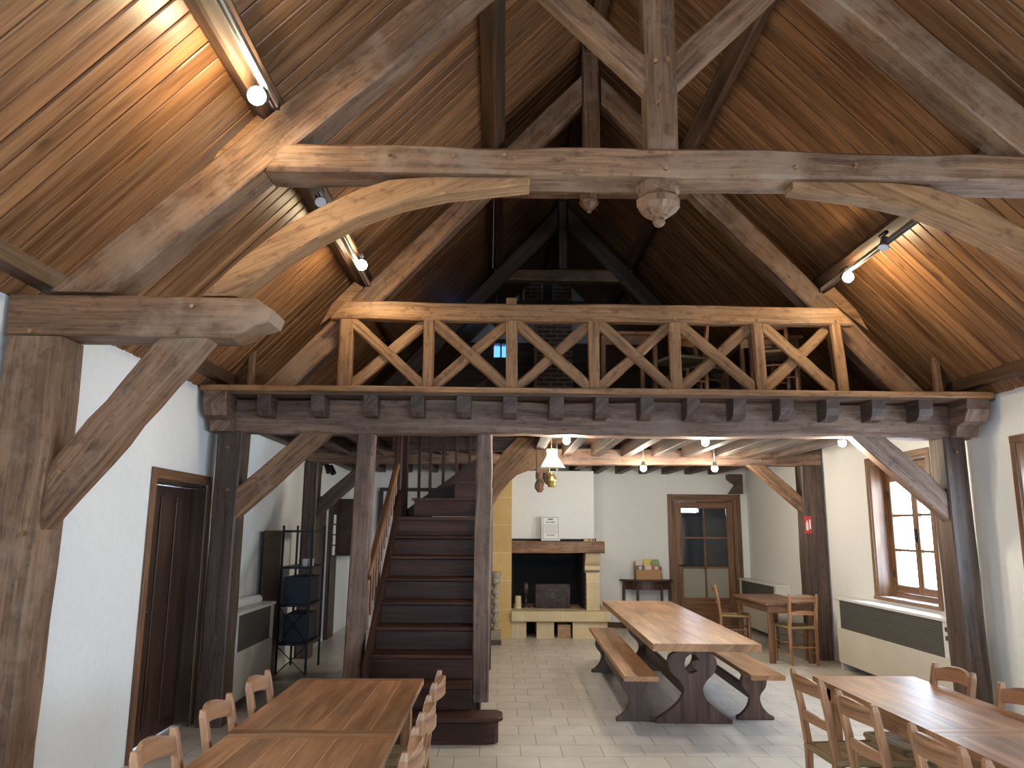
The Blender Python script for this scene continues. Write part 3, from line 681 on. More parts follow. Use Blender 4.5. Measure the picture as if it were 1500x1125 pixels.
# bottom step with rounded right end (plan outline in x,y)
m.prism([[(SX0, 6.41), (-.08, 6.41), (-.02, 6.43), (.01, 6.49), (.01, 6.60), (-.02, 6.68), (SX0, 6.68)]], R-.035, (0, 0, (R-.035)/2), (1, 0, 0), (0, 1, 0)); m.build('riser', 'stair', root)
m = MB(); m.prism([[(SX0, ys), (-.07, ys), (.01, ys+.03), (.045, ys+.10), (.045, ys+.26), (.0, ys+.33), (SX0, ys+.33)]], .035, (0, 0, R-.0175), (1, 0, 0), (0, 1, 0), bev=.008); m.build('tread', 'stair', root)
nst = 9
for k in range(2, nst+1):
    y = ys+(k-1)*G; z = k*R; xr = -.215 if k > 2 else -.215
    if k == nst: xr = -.215
    m = MB(); m.box(SX0+.055, xr, y+.035, y+.06, z-R, z-.035, g=(1, 0, 0)); m.build('riser', 'stair', root)
    m = MB(); ye = y+G+.06 if k < nst else y+1.0
    m.box(SX0+.055, xr, y, ye, z-.035, z, ch=.009, g=(1, 0, 0)); m.build('tread', 'stair', root)
# side strings of the lower flight
def string(x, t, y0, y1, up, dn, nm='stringer'):
    f = lambda y: (y-ys)/G*R+R
    m = MB(); m.prism([[(y0, max(0, f(y0)-dn)), (y0, f(y0)+up), (y1, f(y1)+up), (y1, f(y1)-dn)]], t, (x, 0, 0), (0, 1, 0), (0, 0, 1), g=(0, 1, .77)); return m.build(nm, 'stair', root)
string(SX0+.035, .035, 6.72, 8.72, .07, .62); string(-.19, .04, 7.12, 8.72, .07, .62)
# under-stair cladding facing the hall on the right
m = MB(); f = lambda y: (y-ys)/G*R+R
m.prism([[(7.12, 0), (7.12, f(7.12)-.3), (8.72, f(8.72)-.3), (9.55, 2.2), (9.55, 0)]], .025, (-.165, 0, 0), (0, 1, 0), (0, 0, 1)); m.build('side_panel', 'stair', root)
# winder part turning right: treads rising to the right along the far side
for k, (xs_, z) in enumerate(((-.95, 1.99), (-.50, 2.18))):
    m = MB(); m.box(xs_, xs_+.025, 8.76, 9.5, z-.20, z-.03); m.build('riser', 'stair', root)
    m = MB(); m.box(xs_-.03, xs_+(.47, .43)[k], 8.73, 9.5, z-.03, z, ch=.008, g=(0, 1, 0)); m.build('tread', 'stair', root)
m = MB(); m.box(-.95+.0, -.24, 8.745, 8.76, 1.79, 1.96, g=(1, 0, 0)); m.box(-.50, -.24, 8.745, 8.758, 1.96, 2.15, g=(1, 0, 0)); m.build('riser', 'stair', root)
m = MB(); m.prism([[(-1.14, 1.62), (-1.14, 1.87), (-.09, 2.65), (-.09, 2.2)]], .035, (0, 9.53, 0), (1, 0, 0), (0, 0, 1), g=(1, 0, .74)); m.build('stringer', 'stair', root)
m = MB(); m.beam((-1.14, 9.35, 0), (-1.14, 9.35, 3.4), .08, .08, side=(1, 0, 0), wob=0, ch=.01); m.build('newel_post', 'stair', root)
m = MB(); m.beam((-1.14, 8.74, 1.6), (-1.14, 8.74, 2.95), .08, .08, side=(1, 0, 0), wob=0, ch=.01); m.build('newel_post', 'stair', root)
# left handrail and its balusters
ra, rb = V((-1.15, 6.98, 1.23)), V((-1.15, 8.72, 2.36))
m = MB(); m.beam(ra, rb, .06, .055, side=(1, 0, 0), wob=0, ch=.012); m.build('handrail', 'trim', root)
for k in range(12):
    t = (k+.5)/12; p = ra.lerp(rb, t); zb = f(p.y)+.05
    m = MB(); m.cyl((p.x, p.y, zb), (p.x, p.y, p.z-.02), .011, n=8, prof=[(0, .011), (.3, .015), (.5, .010), (.7, .015), (1, .011)]); m.build('baluster', 'trim', root)
# far balustrade on the winding part
m = MB(); m.beam((-1.14, 9.53, 2.80), (-.02, 9.53, 3.60), .055, .06, side=(0, 1, 0), wob=0); m.build('handrail', 'stair', root)
for x in (-.985, -.85, -.69, -.53, -.37, -.20):
    zb = 1.88+(x+1.14)*.74; m = MB(); m.beam((x, 9.53, zb-.02), (x, 9.53, zb+.94), .035, .035, side=(1, 0, 0), wob=0, ch=.004); m.build('baluster', 'stair', root)
# newel with arched brace right of the stair
beam('newel_post', 'square oak post behind the right stair post, carrying a curved bracket', (-.14, 9.71, 0), (-.14, 9.71, 2.62), .12, .13, 'oak_dark', 'post', side=(1, 0, 0), wob=.002)
m = MB(); m.prism([[(-.08, 1.92), (.03, 2.10), (.12, 2.22), (.22, 2.31), (.36, 2.37), (.455, 2.385), (.455, 2.78), (.22, 2.78), (.05, 2.60), (-.08, 2.40)]], .10, (0, 9.58, 0), (1, 0, 0), (0, 0, 1), g=(1, 0, 1), bev=.006)
m.build('curved_bracket', 'oak_rail', None, 'broad curved wooden bracket between the right stair post and the ceiling beams', 'bracket')
m = MB(); m.box(.457, .60, 9.53, 9.64, 2.34, 2.79); dp = m.build('drop_post', 'oak_rail', None, 'short hanging post with a carved knob at the end of the curved bracket', 'post')
m = MB(); m.cyl((.50, 9.585, 2.34), (.50, 9.585, 2.10), .06, n=8, smooth=False, prof=[(0, .05), (.3, .05), (.35, .035), (.55, .06), (.8, .06), (1, .025)]); m.build('knob', 'oak', dp)
m = MB(); m.cyl((.60, 9.585, 2.36), (.60, 9.585, 2.20), .05, n=8, smooth=False, prof=[(0, .04), (.35, .06), (.75, .055), (1, .02)]); m.build('knob', 'oak', dp)

# ------------------------------------------------------------------ fireplace
root = thing('fireplace', (.95, 13.0, 0), 'stone fireplace with oak lintel, raised hearth and white plaster hood', 'fireplace')
m = MB(); m.box(-.10, .205, 12.38, YB-.005, 0, 2.62, ch=.004); m.build('stone_pier', 'ochre', root)
m = MB(); m.box(.207, 1.56, 12.78, YB-.005, 1.50, 2.61, ch=.01); m.build('hood', 'plaster', root)
m = MB(); m.beam((.208, 12.58, 1.375), (1.675, 12.58, 1.38), .40, .185, side=(0, 1, 0), wob=.006, ch=.012); m.build('lintel', 'oak', root)
m = MB(); m.box(.208, 1.735, 12.33, YB-.006, .25, .405, ch=.012, g=(1, 0, 0)); m.build('hearth_slab', 'stone', root)
for x0, x1 in ((.208, .44), (.60, .87), (1.16, 1.70)):
    m = MB(); m.box(x0, x1, 12.40, YB-.01, 0, .25, ch=.006); m.build('plinth_block', 'stone', root)
m = MB(); m.box(.44, 1.16, 13.0, 13.1, 0, .25, ch=0); m.build('plinth_back', 'soot', root)
m = MB(); m.box(.208, .24, 12.85, 13.6, .405, 1.5, ch=0); m.box(.24, 1.38, 13.55, 13.6, .405, 1.5, ch=0); m.box(1.36, 1.39, 12.85, 13.55, .405, 1.5, ch=0); m.box(.24, 1.36, 12.79, 13.55, 1.47, 1.5, ch=0)
m.build('firebox', 'soot', root)
m = MB(); m.box(1.39, 1.60, 12.60, YB-.006, .405, .98, ch=.005); m.build('brick_jamb', 'brick', root)
m = MB(); m.box(1.39, 1.60, 12.80, YB-.006, .98, 1.5, ch=.005)
m.prism([[(12.80, .98), (12.66, .98), (12.60, 1.02), (12.62, 1.08), (12.56, 1.13), (12.50, 1.22), (12.46, 1.285), (12.80, 1.285)]], .24, (1.50, 0, 0), (0, 1, 0), (0, 0, 1), bev=.006)
m.box(1.395, 1.605, 12.55, 12.62, .405, .98)
m.build('stone_corbel', 'stone', root)
m = MB(); m.prism([[(0, 0), (.56, 0), (.56, .37), (.52, .385), (.04, .385), (0, .37)]], .025, (.60, 12.83, .407), (1, 0, 0), (0, -.10, 1), bev=.004)
fb = m.build('fireback', 'iron', None, 'rusty rectangular iron fire screen standing on the hearth', 'fire screen')
m = MB(); m.prism([[(.03, .03), (.53, .03), (.53, .355), (.03, .355)], [(.05, .05), (.05, .335), (.51, .335), (.51, .05)]], .012, (.60, 12.812, .409), (1, 0, 0), (0, -.10, 1)); m.cyl((.88, 12.78, .60), (.88, 12.80, .60), .05, n=12); m.build('relief', 'iron', fb)
m = MB(); m.cyl((.32, 12.80, .406), (.32, 12.80, .60), .055, n=10, prof=[(0, .06), (.1, .055), (.9, .05), (1, .045)]); m.build('stone_pot', 'stone', None, 'small pale stone pot at the left end of the hearth', 'pot')
m = MB(); m.cyl((.45, 12.95, .407), (.45, 12.95, .80), .04, n=10, prof=[(0, .07), (.08, .06), (.12, .02), (.5, .018), (.55, .05), (.85, .06), (1, .03)]); m.build('andiron', 'iron', None, 'dark iron andiron with a rounded head inside the fireplace', 'andiron')
m = MB(); x0, x1, y0, y1 = .93, 1.13, 12.44, 12.75
m.box(x0, x1, y0, y1, .012, .03); m.box(x0, x0+.012, y0, y1, .03, .2); m.box(x1-.012, x1, y0, y1, .03, .2); m.box(x0+.012, x1-.012, y0, y0+.012, .03, .2); m.box(x0+.012, x1-.012, y1-.012, y1, .03, .2)
m.box(x0-.02, x1+.0, y0-.03, y1, 0, .012)
m.build('wooden_crate', 'box', None, 'small open wooden crate in the right recess under the hearth', 'crate')
# notice on the mantel
sx, sw, sz, sh = .685, .30, 1.475, .40
root = thing('framed_notice', (sx+sw/2, 12.6, 1.475), 'white framed notice with black border standing on the mantel beam', 'notice')
tl = V((0, .12, 1)).normalized(); o = V((sx, 12.60, sz))
m = MB(); m.prism([[(0, 0), (sw, 0), (sw, sh), (0, sh)]], .014, o, (1, 0, 0), tl, bev=.002); m.build('board', 'paper', root)
fr = o+V((0, -.0085, 0))
m = MB(); a = .022; b2 = .028
m.prism([[(a, a), (sw-a, a), (sw-a, sh-a), (a, sh-a)], [(b2, b2), (b2, sh-b2), (sw-b2, sh-b2), (sw-b2, b2)]], .002, fr, (1, 0, 0), tl); m.build('border', 'ink', root)
def words(lens, h, cz, nm):
    # a line of print too small to read in the photograph: one dark stroke group per word
    m = MB(); u = h*.62; tot = sum(lens)*u+(len(lens)-1)*u; x = sw/2-tot/2; rr = random.Random(5)
    for n_ in lens:
        for q in range(n_):
            hh = h*rr.choice((.8, .9, 1.))
            m.prism([[(x+u*.1, cz-h/2), (x+u*.85, cz-h/2), (x+u*.85, cz-h/2+hh), (x+u*.1, cz-h/2+hh)]], .0012, fr+V((0, -.001, 0)), (1, 0, 0), tl); x += u
        x += u
    m.build(nm, 'ink', root)
words([5], .026, sh-.058, 'title_line'); words([3, 2, 6], .018, sh-.106, 'subtitle_line')
m = MB()
for k in range(9):
    w = (.22, .24, .23, .24, .21, .24, .23, .20, .16)[k]; z = sh-.14-k*.019
    m.prism([[(sw/2-w/2, z-.004), (sw/2+w/2, z-.004), (sw/2+w/2, z), (sw/2-w/2, z)]], .001, fr+V((0, -.001, 0)), (1, 0, 0), tl)
m.build('text_lines', 'greyink', root)
words([4, 1, 7], .014, .085, 'closing_line')
for k, x in enumerate((1.46, 1.52, 1.555)):
    m = MB(); m.cyl((x, 12.62, 1.475), (x, 12.62, 1.505+.005*k), .014, .01, 8); m.build('trinket', 'oak_dark', None, 'tiny dark trinket at the right end of the mantel, %s of three' % ('leftmost', 'middle', 'rightmost')[k], 'trinket', 'tiny trinkets on the mantel')
# barley-twist column stand
root = thing('twisted_column', (-.03, 11.75, 0), 'weathered carved column with a twisted shaft between stair post and stone pier', 'column')
m = MB(); m.box(-.14, .05, 11.66, 11.85, .0, .06); m.build('base', 'oak_dark', root)
m = MB(); m.box(-.13, .045, 11.67, 11.84, .06, .20, ch=.01); m.build('plinth', 'carved', root)
m = MB(); prev = None; secs = []
for i in range(41):
    t = i/40; z = .20+t*.66; ring = []
    for k in range(12):
        an = 2*PI*k/12; r = .044+.016*math.cos(2*(an-t*PI*5)); ring.append((-.04+r*math.cos(an), 11.755+r*math.sin(an), z))
    secs.append(ring)
m.strip(secs, (0, 0, 1), True); m.build('twisted_shaft', 'carved', root)
m = MB(); m.cyl((-.04, 11.755, .86), (-.04, 11.755, 1.03), .06, n=14, prof=[(0, .05), (.1, .07), (.3, .06), (.6, .07), (.75, .085), (1, .085)]); m.build('capital', 'carved', root)

# ------------------------------------------------------------------ radiator covers
def radiator_cover(label, side, y0, y1, depth, h, endpanel=True):
    X = WR if side > 0 else WL
    root = thing('radiator_cover', (X-side*depth/2, (y0+y1)/2, 0), label, 'radiator cover')
    f = X-side*depth; e = X-side*.004
    lo, hi = min(f, e), max(f, e); t = .02
    bx = lambda m, a, b, *r, **k: m.box(min(a, b), max(a, b), *r, **k)
    m = MB(); bx(m, f, f+side*t, y0, y1, .09, h-.36); m.build('front_panel', 'cream', root)
    m = MB(); bx(m, f, f+side*t, y0, y0+.10, h-.36, h-.03); m.build('end_stile', 'whitetop', root); m = MB(); bx(m, f, f+side*t, y1-.10, y1, h-.36, h-.03); m.build('end_stile', 'whitetop', root)
    m = MB(); bx(m, f+side*.008, f+side*.016, y0+.10, y1-.10, h-.36, h-.03, ch=0)
    nn = int((y1-y0-.2)/.03)
    for k in range(12): zz = h-.35+k*.0265; bx(m, f+side*.002, f+side*.008, y0+.10, y1-.10, zz, zz+.012, ch=.001)
    m.build('grille', 'grille', root)
    m = MB(); bx(m, f-side*.015, e, y0-.012, y1+.012, h-.03, h, ch=.005); m.build('top', 'whitetop', root)
    m = MB(); bx(m, f+side*t, e, y0, y0+.018, .0, h-.03); m.build('side_panel', 'whitetop', root); m = MB(); bx(m, f+side*t, e, y1-.018, y1, .0, h-.03); m.build('side_panel', 'whitetop', root)
    return root
rc = radiator_cover('long cream radiator cover with a dark grille below the right window', 1, 7.35, 9.78, .23, .855)
m = MB(); m.box(WR-.244, WR-.231, 7.372, 7.395, .66, .70); m.box(WR-.244, WR-.231, 7.372, 7.395, .74, .78); m.build('switch', 'grille', rc)
radiator_cover('pale radiator cover in the far right corner, behind the small table', 1, 11.85, 13.65, .23, .85)
radiator_cover('beige radiator cover on the left wall with a roll of cloth on top', -1, 7.30, 8.52, .24, .885)
m = MB(); m.cyl((WL+.10, 7.35, .94), (WL+.13, 8.30, .925), .052, .045, 14); r_ = m.build('cloth_roll', 'paper', None, 'rolled white cloth lying on the left radiator cover', 'cloth')

# ------------------------------------------------------------------ left side under the gallery
m = MB(); m.beam((WL+.115, 8.62, .02), (WL+.045, 8.62, 1.62), .03, .02, side=(1, 0, 0), wob=0); m.bm.free()
m = MB(); m.prism([[(8.60, 0), (9.22, 0), (9.22, 1.62), (8.60, 1.62)]], .03, (WL+.07, 0, .001), (0, 1, 0), (0, 0, 1), bev=.003)
m.build('leaning_board', 'door', None, 'dark flat wooden board standing upright by the left wall behind the radiator cover', 'board')
root = thing('metal_shelf', (-2.35, 9.5, 0), 'black metal shelving unit with crossed braces by the left wall', 'shelf')
x0, x1, y0, y1 = -2.54, -2.20, 9.30, 9.95
for x in (x0, x1):
    for y in (y0, y1):
        m = MB(); m.box(x-.012, x+.012, y-.012, y+.012, 0, 1.68, ch=.001); m.build('upright', 'blackmetal', root)
for z in (.32, .75, 1.18, 1.6):
    m = MB(); m.box(x0-.01, x1+.01, y0-.01, y1+.01, z, z+.025, ch=.001); m.build('shelf_board', 'blackmetal', root)
for a, b_ in ((.34, .75), (.0, .32)):
    m = MB(); m.cyl((x0, y0-.016, a), (x1, y0-.016, b_), .006, n=6); m.build('cross_rod', 'blackmetal', root)
    m = MB(); m.cyl((x1, y0-.018, a), (x0, y0-.018, b_), .006, n=6); m.build('cross_rod', 'blackmetal', root)
for k, y in enumerate((9.42, 9.52)):
    m = MB(); m.cyl((-2.30+.05*k, y, 1.206), (-2.30+.05*k, y, 1.29), .032, .036, 12); m.build('cup', 'paper', None, 'small white cup on the black metal shelving, %s one' % ('nearer', 'farther')[k], 'cup', 'cups on the metal shelf')
root = thing('storage_box', (-2.36, 9.62, .776), 'dark blue plastic box on the black metal shelving', 'box')
m = MB(); m.box(-2.50, -2.23, 9.36, 9.88, .776, 1.06, ch=.01); m.build('body', 'blue', root); m = MB(); m.box(-2.51, -2.22, 9.35, 9.89, 1.06, 1.085, ch=.004); m.build('lid', 'blue', root)
m = MB(); m.box(-2.50, -2.23, 9.36, 9.88, .346, .66, ch=.01); m.build('storage_crate', 'blue', None, 'dark blue crate on the lowest board of the metal shelving', 'crate')
root = thing('wall_cupboard', (WL+.15, 13.1, 1.2), 'dark wooden cupboard on the left wall in the far corner', 'cupboard')
m = MB(); m.box(WL+.002, WL+.26, 12.62, 13.6, 1.22, 2.12); m.build('body', 'door', root)
for a, b_ in ((12.64, 13.10), (13.12, 13.58)):
    m = MB(); m.box(WL+.26, WL+.278, a, b_, 1.24, 2.10, ch=.006); d_ = m.build('door', 'door', root)
    m = MB(); m.sphere((WL+.285, 13.06 if a < 13 else 13.16, 1.62), .013, 8); m.build('knob', 'brass', d_)
m = MB(); m.box(WL+.001, WL+.04, 12.15, 12.60, 0, 2.12); m.build('notice_board', 'door', None, 'tall dark wooden notice board on the left wall, holding pinned papers', 'notice board')
for k in range(4):
    m = MB(); z = 1.24+k*.16; m.box(WL+.0401, WL+.045, 12.24+.02*(k % 2), 12.42, z, z+.14, ch=0)
    m.build('paper_sheet', 'paper', None, 'white paper sheet pinned to the dark notice board, %s of the four' % ('lowest', 'second lowest', 'second highest', 'topmost')[k], 'paper sheet', 'papers pinned on the notice board')
root = thing('wall_lamp', (WL+.06, 11.6, 2.5), 'small black twin-head lamp high on the left wall beyond the far post', 'lamp')
m = MB(); m.box(WL+.002, WL+.03, 11.40, 11.80, 2.57, 2.61); m.build('bracket', 'blackmetal', root)
for y in (11.45, 11.75):
    m = MB(); m.cyl((WL+.06, y, 2.58), (WL+.12, y-.05, 2.46), .035, .045, 10); m.build('lamp_head', 'blackmetal', root)

# ------------------------------------------------------------------ console + leaflets
root = thing('console_table', (2.50, 13.55, 0), 'dark half-moon console table against the back wall by the glazed door', 'console table')
cx, cy, r = 2.56, YB-.03, .46
arc = [(cx+r*math.cos(PI+PI*k/20), cy+.9*r*math.sin(PI+PI*k/20)) for k in range(21)]
m = MB(); m.prism([arc], .028, (0, 0, .801), (1, 0, 0), (0, 1, 0), bev=.006); m.build('table_top', 'door', root)
arc2 = [(cx+(r-.05)*math.cos(PI+PI*k/20), cy+.9*(r-.05)*math.sin(PI+PI*k/20)) for k in range(21)]
m = MB(); m.prism([arc2], .13, (0, 0, .721), (1, 0, 0), (0, 1, 0)); m.build('apron', 'door', root)
for an in (PI+.12, PI*1.33, PI*1.67, 2*PI-.12):
    x, y = cx+(r-.06)*math.cos(an), cy-.02+.9*(r-.06)*math.sin(an)
    m = MB(); m.beam((x, y, 0), (x, y, .69), .045, .045, side=(1, 0, 0), wob=0); m.build('leg', 'door', root)
m = MB(); x0, x1, y0, y1 = 2.34, 2.78, 13.42, 13.62; zb = .816
m.box(x0, x1, y0, y0+.008, zb, zb+.17, ch=.001); m.box(x0, x1, y1-.008, y1, zb, zb+.30, ch=.001); m.box(x0, x0+.008, y0, y1, zb, zb+.22, ch=.001); m.box(x1-.008, x1, y0, y1, zb, zb+.22, ch=.001); m.box(x0, x1, y0, y1, zb, zb+.006, ch=0)
m.box(x0, x1, (y0+y1)/2, (y0+y1)/2+.006, zb, zb+.24, ch=.001)
m.build('leaflet_holder', 'card', None, 'brown cardboard leaflet holder on the half-moon console table', 'leaflet holder')
lf = [('leaf_w', 'pale', 0), ('leaf_y', 'yellow', 1), ('leaf_g', 'green', 2), ('leaf_k', 'dark', 0), ('leaf_p', 'pink', 1), ('leaf_r', 'red', 2)]
for k, (mt, nm, c) in enumerate(lf):
    back = k < 3; yy = 13.56 if back else 13.47; x = x0+.022+c*.138
    m = MB(); m.box(x, x+.125, yy, yy+.012, zb+.01, zb+(.34 if back else .235)+.01*(c % 2), ch=.001)
    l_ = m.build('leaflet', mt, None, '%s leaflet in the %s row of the cardboard holder' % (nm, 'back' if back else 'front'), 'leaflet', 'leaflets in the cardboard holder')
    m = MB(); m.cyl((x+.062, yy-.001, zb+.2), (x+.062, yy-.003, zb+.2), .03, n=14); m.build('round_print', 'leaf_w' if mt != 'leaf_w' else 'leaf_r', l_)
# red sign on right wall
root = thing('fire_sign', (4.135, 10.385, 1.64), 'small red safety sign with white pictogram on the far right post', 'sign')
m = MB(); m.box(4.09, 4.18, 10.383, 10.391, 1.62, 1.85, ch=.001); m.build('plate', 'red', root)
m = MB(); m.box(4.105, 4.135, 10.380, 10.383, 1.66, 1.76, ch=.001); m.box(4.113, 4.127, 10.380, 10.383, 1.76, 1.79, ch=0); m.box(4.148, 4.168, 10.380, 10.383, 1.68, 1.80, ch=.001); m.build('pictogram', 'paper', root)

# ------------------------------------------------------------------ chair (prototype) and tables
def make_chair():
    root = thing('rush_seat_chair', (0, 0, 0), 'x', 'chair')
    for s in (-1, 1):
        m = MB(); secs = []
        for (y, z, w) in ((-.20, 0, .015), (-.195, .25, .017), (-.19, .46, .019), (-.215, .66, .018), (-.25, .84, .017), (-.255, .87, .012)):
            x = s*(.165+.012*z); secs.append([(x-w, y-w, z), (x+w, y-w, z), (x+w, y+w, z), (x-w, y+w, z)])
        m.strip(secs, (0, 0, 1)); m.build('back_leg', 'chair', root, bevel=.004)
        m = MB(); m.cyl((s*.195, .19, 0), (s*.195, .19, .455), .017, n=12, prof=[(0, .013), (.1, .015), (.5, .018), (.95, .019), (1, .015)]); m.build('front_leg', 'chair', root)
    def rail(nm, zc, h0, h1, y, bow, th=.010):
        m = MB(); secs = []
        for i in range(13):
            u = -1+i/6; x = .165*u; yy = y-bow*(1-u*u); hh = h0+(h1-h0)*(1-abs(u)**2.2)
            t = V((.165, 2*bow*u, 0)).normalized(); nn = V((-t.y, t.x, 0))*th
            lo = zc-h0*.5+(.012*(1-u*u))
            secs.append([V((x, yy, lo))-nn, V((x, yy, lo))+nn, V((x, yy, zc+hh-h0*.5))+nn, V((x, yy, zc+hh-h0*.5))-nn])
        m.strip(secs, (1, 0, 0), False); m.build(nm, 'chair', root, bevel=.003)
    rail('top_rail', .80, .065, .10, -.245, .045); rail('slat', .625, .045, .065, -.21, .035)
    m = MB(); s0, s1, f0, f1, zz = -.175, .175, -.205, .205, .455
    a = [V((-.175, -.20, zz)), V((.175, -.20, zz)), V((.205, .20, zz)), V((-.205, .20, zz))]; c = V((0, 0, zz-.012))
    for i in range(4):
        p, q = a[i], a[(i+1) % 4]
        m.add([p+V((0, 0, .012)), q+V((0, 0, .012)), c], [(0, 1, 2)], q-p)
        m.add([p-V((0, 0, .02)), q-V((0, 0, .02)), c-V((0, 0, .015))], [(2, 1, 0)], q-p)
        m.cyl(p, q, .017, n=10)
    m.build('seat', 'rush', root)
    m = MB()
    for z in (.14, .27):
        for s in (-1, 1): m.cyl((s*.168, -.195, z), (s*.195, .19, z), .009, n=8)
    m.build('side_stretcher', 'chair', root)
    m = MB(); m.cyl((-.195, .19, .20), (.195, .19, .20), .009, n=8); m.cyl((-.195, .19, .32), (.195, .19, .32), .009, n=8); m.build('front_stretcher', 'chair', root)
    m = MB(); m.cyl((-.168, -.197, .22), (.168, -.197, .22), .009, n=8); m.build('back_stretcher', 'chair', root)
    return root
proto = make_chair(); used = [False]
def chair(x, y, rz, label, group, z=0):
    o = proto if not used[0] else copy_tree(proto); used[0] = True
    o.location = (x, y, z); o.rotation_euler = (0, 0, rz); o['label'] = label; o['group'] = group
    return o
# rz: facing +y at 0;  -PI/2 faces +x;  PI/2 faces -x
GL, GR_ = 'chairs along the left of the left dining tables', 'chairs between the left dining tables and the aisle'
for y, nm in ((4.38, 'farthest'), (3.76, 'middle'), (3.12, 'nearest')):
    chair(-1.01-.02, y, -PI/2+.02, 'light wooden rush-seat chair, %s along the left side of the left dining tables' % nm, GL)
for y, nm in ((4.38, 'farthest'), (3.72, 'middle'), (3.12, 'nearest')):
    chair(-.60+.02, y, PI/2, 'light wooden rush-seat chair, %s on the aisle side of the left dining tables' % nm, GR_)
GC, GD_ = 'chairs on the aisle side of the right dining tables', 'chairs on the window side of the right dining tables'
for y, nm, a in ((4.49, 'farthest', .04), (3.89, 'second farthest', .03), (3.19, 'second nearest', 0), (2.69, 'nearest', 0)):
    chair(1.97, y, -PI/2+a, 'rush-seat chair on the aisle side of the right dining tables, %s' % nm, GC)
for y, nm in ((4.69, 'farthest'), (4.09, 'nearer')):
    chair(2.42, y, PI/2+(.05 if y > 4.3 else 0), 'light wooden rush-seat chair on the window side of the right dining tables, %s' % nm, GD_)

def dining_table(label, x0, x1, y0, y1, group, z=.75):
    root = thing('dining_table', ((x0+x1)/2, (y0+y1)/2, 0), label, 'table', group)
    m = MB(); n = 6
    m.box(x0, x1, y0, y0+.07, z-.032, z, g=(1, 0, 0), ch=.003); m.box(x0, x1, y1-.07, y1, z-.032, z, g=(1, 0, 0), ch=.003)
    for k in range(n):
        a = x0+(x1-x0)*k/n; m.box(a, x0+(x1-x0)*(k+1)/n, y0+.07, y1-.07, z-.032, z, g=(0, 1, 0), ch=.0008)
    m.build('table_top', 'table', root)
    m = MB(); i = .06
    m.box(x0+i, x1-i, y0+i, y0+i+.022, z-.13, z-.033); m.box(x0+i, x1-i, y1-i-.022, y1-i, z-.13, z-.033)
    m.box(x0+i, x0+i+.022, y0+i+.022, y1-i-.022, z-.13, z-.033); m.box(x1-i-.022, x1-i, y0+i+.022, y1-i-.022, z-.13, z-.033); m.build('apron', 'chair', root)
    for x in (x0+i+.03, x1-i-.03):
        for y in (y0+i+.03, y1-i-.03):
            m = MB(); m.beam((x, y, 0), (x, y, z-.033), .06, .06, side=(1, 0, 0), wob=0, ch=.005); m.build('leg', 'chair', root)
    return root
TG = 'plank dining tables in the foreground'
dining_table('orange-brown plank dining table, the farther of the left pair', -1.20, -.45, 3.672, 4.97, TG)
dining_table('orange-brown plank dining table, the nearer of the left pair', -1.19, -.45, 2.36, 3.668, TG)
dining_table('plank dining table with window glare, the farther of the right pair', 1.995, 2.635, 3.722, 5.10, TG)
dining_table('plank dining table cut off by the frame, the nearer of the right pair', 1.995, 2.635, 2.34, 3.718, TG)
# small table in the far right corner with two chairs
root = thing('small_table', (3.74, 10.9, 0), 'small square-legged wooden table in the far right corner', 'table')
x0, x1, y0, y1, z = 3.42, 4.07, 10.12, 11.55, .745
m = MB()
for k in range(5): m.box(x0+(x1-x0)*k/5, x0+(x1-x0)*(k+1)/5, y0, y1, z-.03, z, g=(0, 1, 0), ch=.001)
m.build('table_top', 'trim', root)
m = MB(); m.box(x0+.04, x1-.04, y0+.04, y0+.06, z-.13, z-.031); m.box(x0+.04, x1-.04, y1-.06, y1-.04, z-.13, z-.031); m.box(x0+.04, x0+.06, y0+.06, y1-.06, z-.13, z-.031); m.box(x1-.06, x1-.04, y0+.06, y1-.06, z-.13, z-.031); m.build('apron', 'trim', root)
for x in (x0+.075, x1-.075):
    for y in (y0+.08, y1-.08):
        m = MB(); m.beam((x, y, 0), (x, y, z-.03), .07, .07, side=(1, 0, 0), wob=0); m.build('leg', 'trim', root)
chair(3.82, 10.20, .06, 'brown ladder-back chair in front of the small table in the far right corner', 'chairs at the small corner table')
chair(3.42, 11.50, -PI/2-.25, 'brown ladder-back chair on the left of the small corner table, near the glazed door', 'chairs at the small corner table')

# ------------------------------------------------------------------ trestle table and benches
def sm(pts, n=4):
    """smooth open polyline"""
    out = []
    for i in range(len(pts)-1):
        p0 = pts[max(0, i-1)]; p1 = pts[i]; p2 = pts[i+1]; p3 = pts[min(len(pts)-1, i+2)]
        for k in range(n):
            t = k/n
            out.append(tuple(.5*((2*p1[j])+(-p0[j]+p2[j])*t+(2*p0[j]-5*p1[j]+4*p2[j]-p3[j])*t*t+(-p0[j]+3*p1[j]-3*p2[j]+p3[j])*t**3) for j in (0, 1)))
    out.append(pts[-1]); return out
def sym(half): return half+[(-x, y) for x, y in reversed(half)]
root = thing('trestle_table', (1.75, 8.4, 0), 'long solid trestle table with carved dark pedestals and a thick golden-brown top', 'table')
ang = math.atan2(.10, 3.85)
ux, uy = V((math.cos(ang), -math.sin(ang), 0)), V((math.sin(ang), math.cos(ang), 0))
O = V((1.70, 6.50, 0))
def quadslab(m, half, L, z0, z1, O, g):
    n = 4; half = half
    for k in range(n):
        a, b_ = -half+2*half*k/n, -half+2*half*(k+1)/n
        m.beam(O+ux*((a+b_)/2)+V((0, 0, (z0+z1)/2)), O+ux*((a+b_)/2)+uy*L+V((0, 0, (z0+z1)/2)), b_-a, z1-z0, side=ux, wob=0, ch=.0015, seg=99)
m = MB(); quadslab(m, .44, 3.85, .685, .745, O, uy); m.build('table_top', 'table2', root)
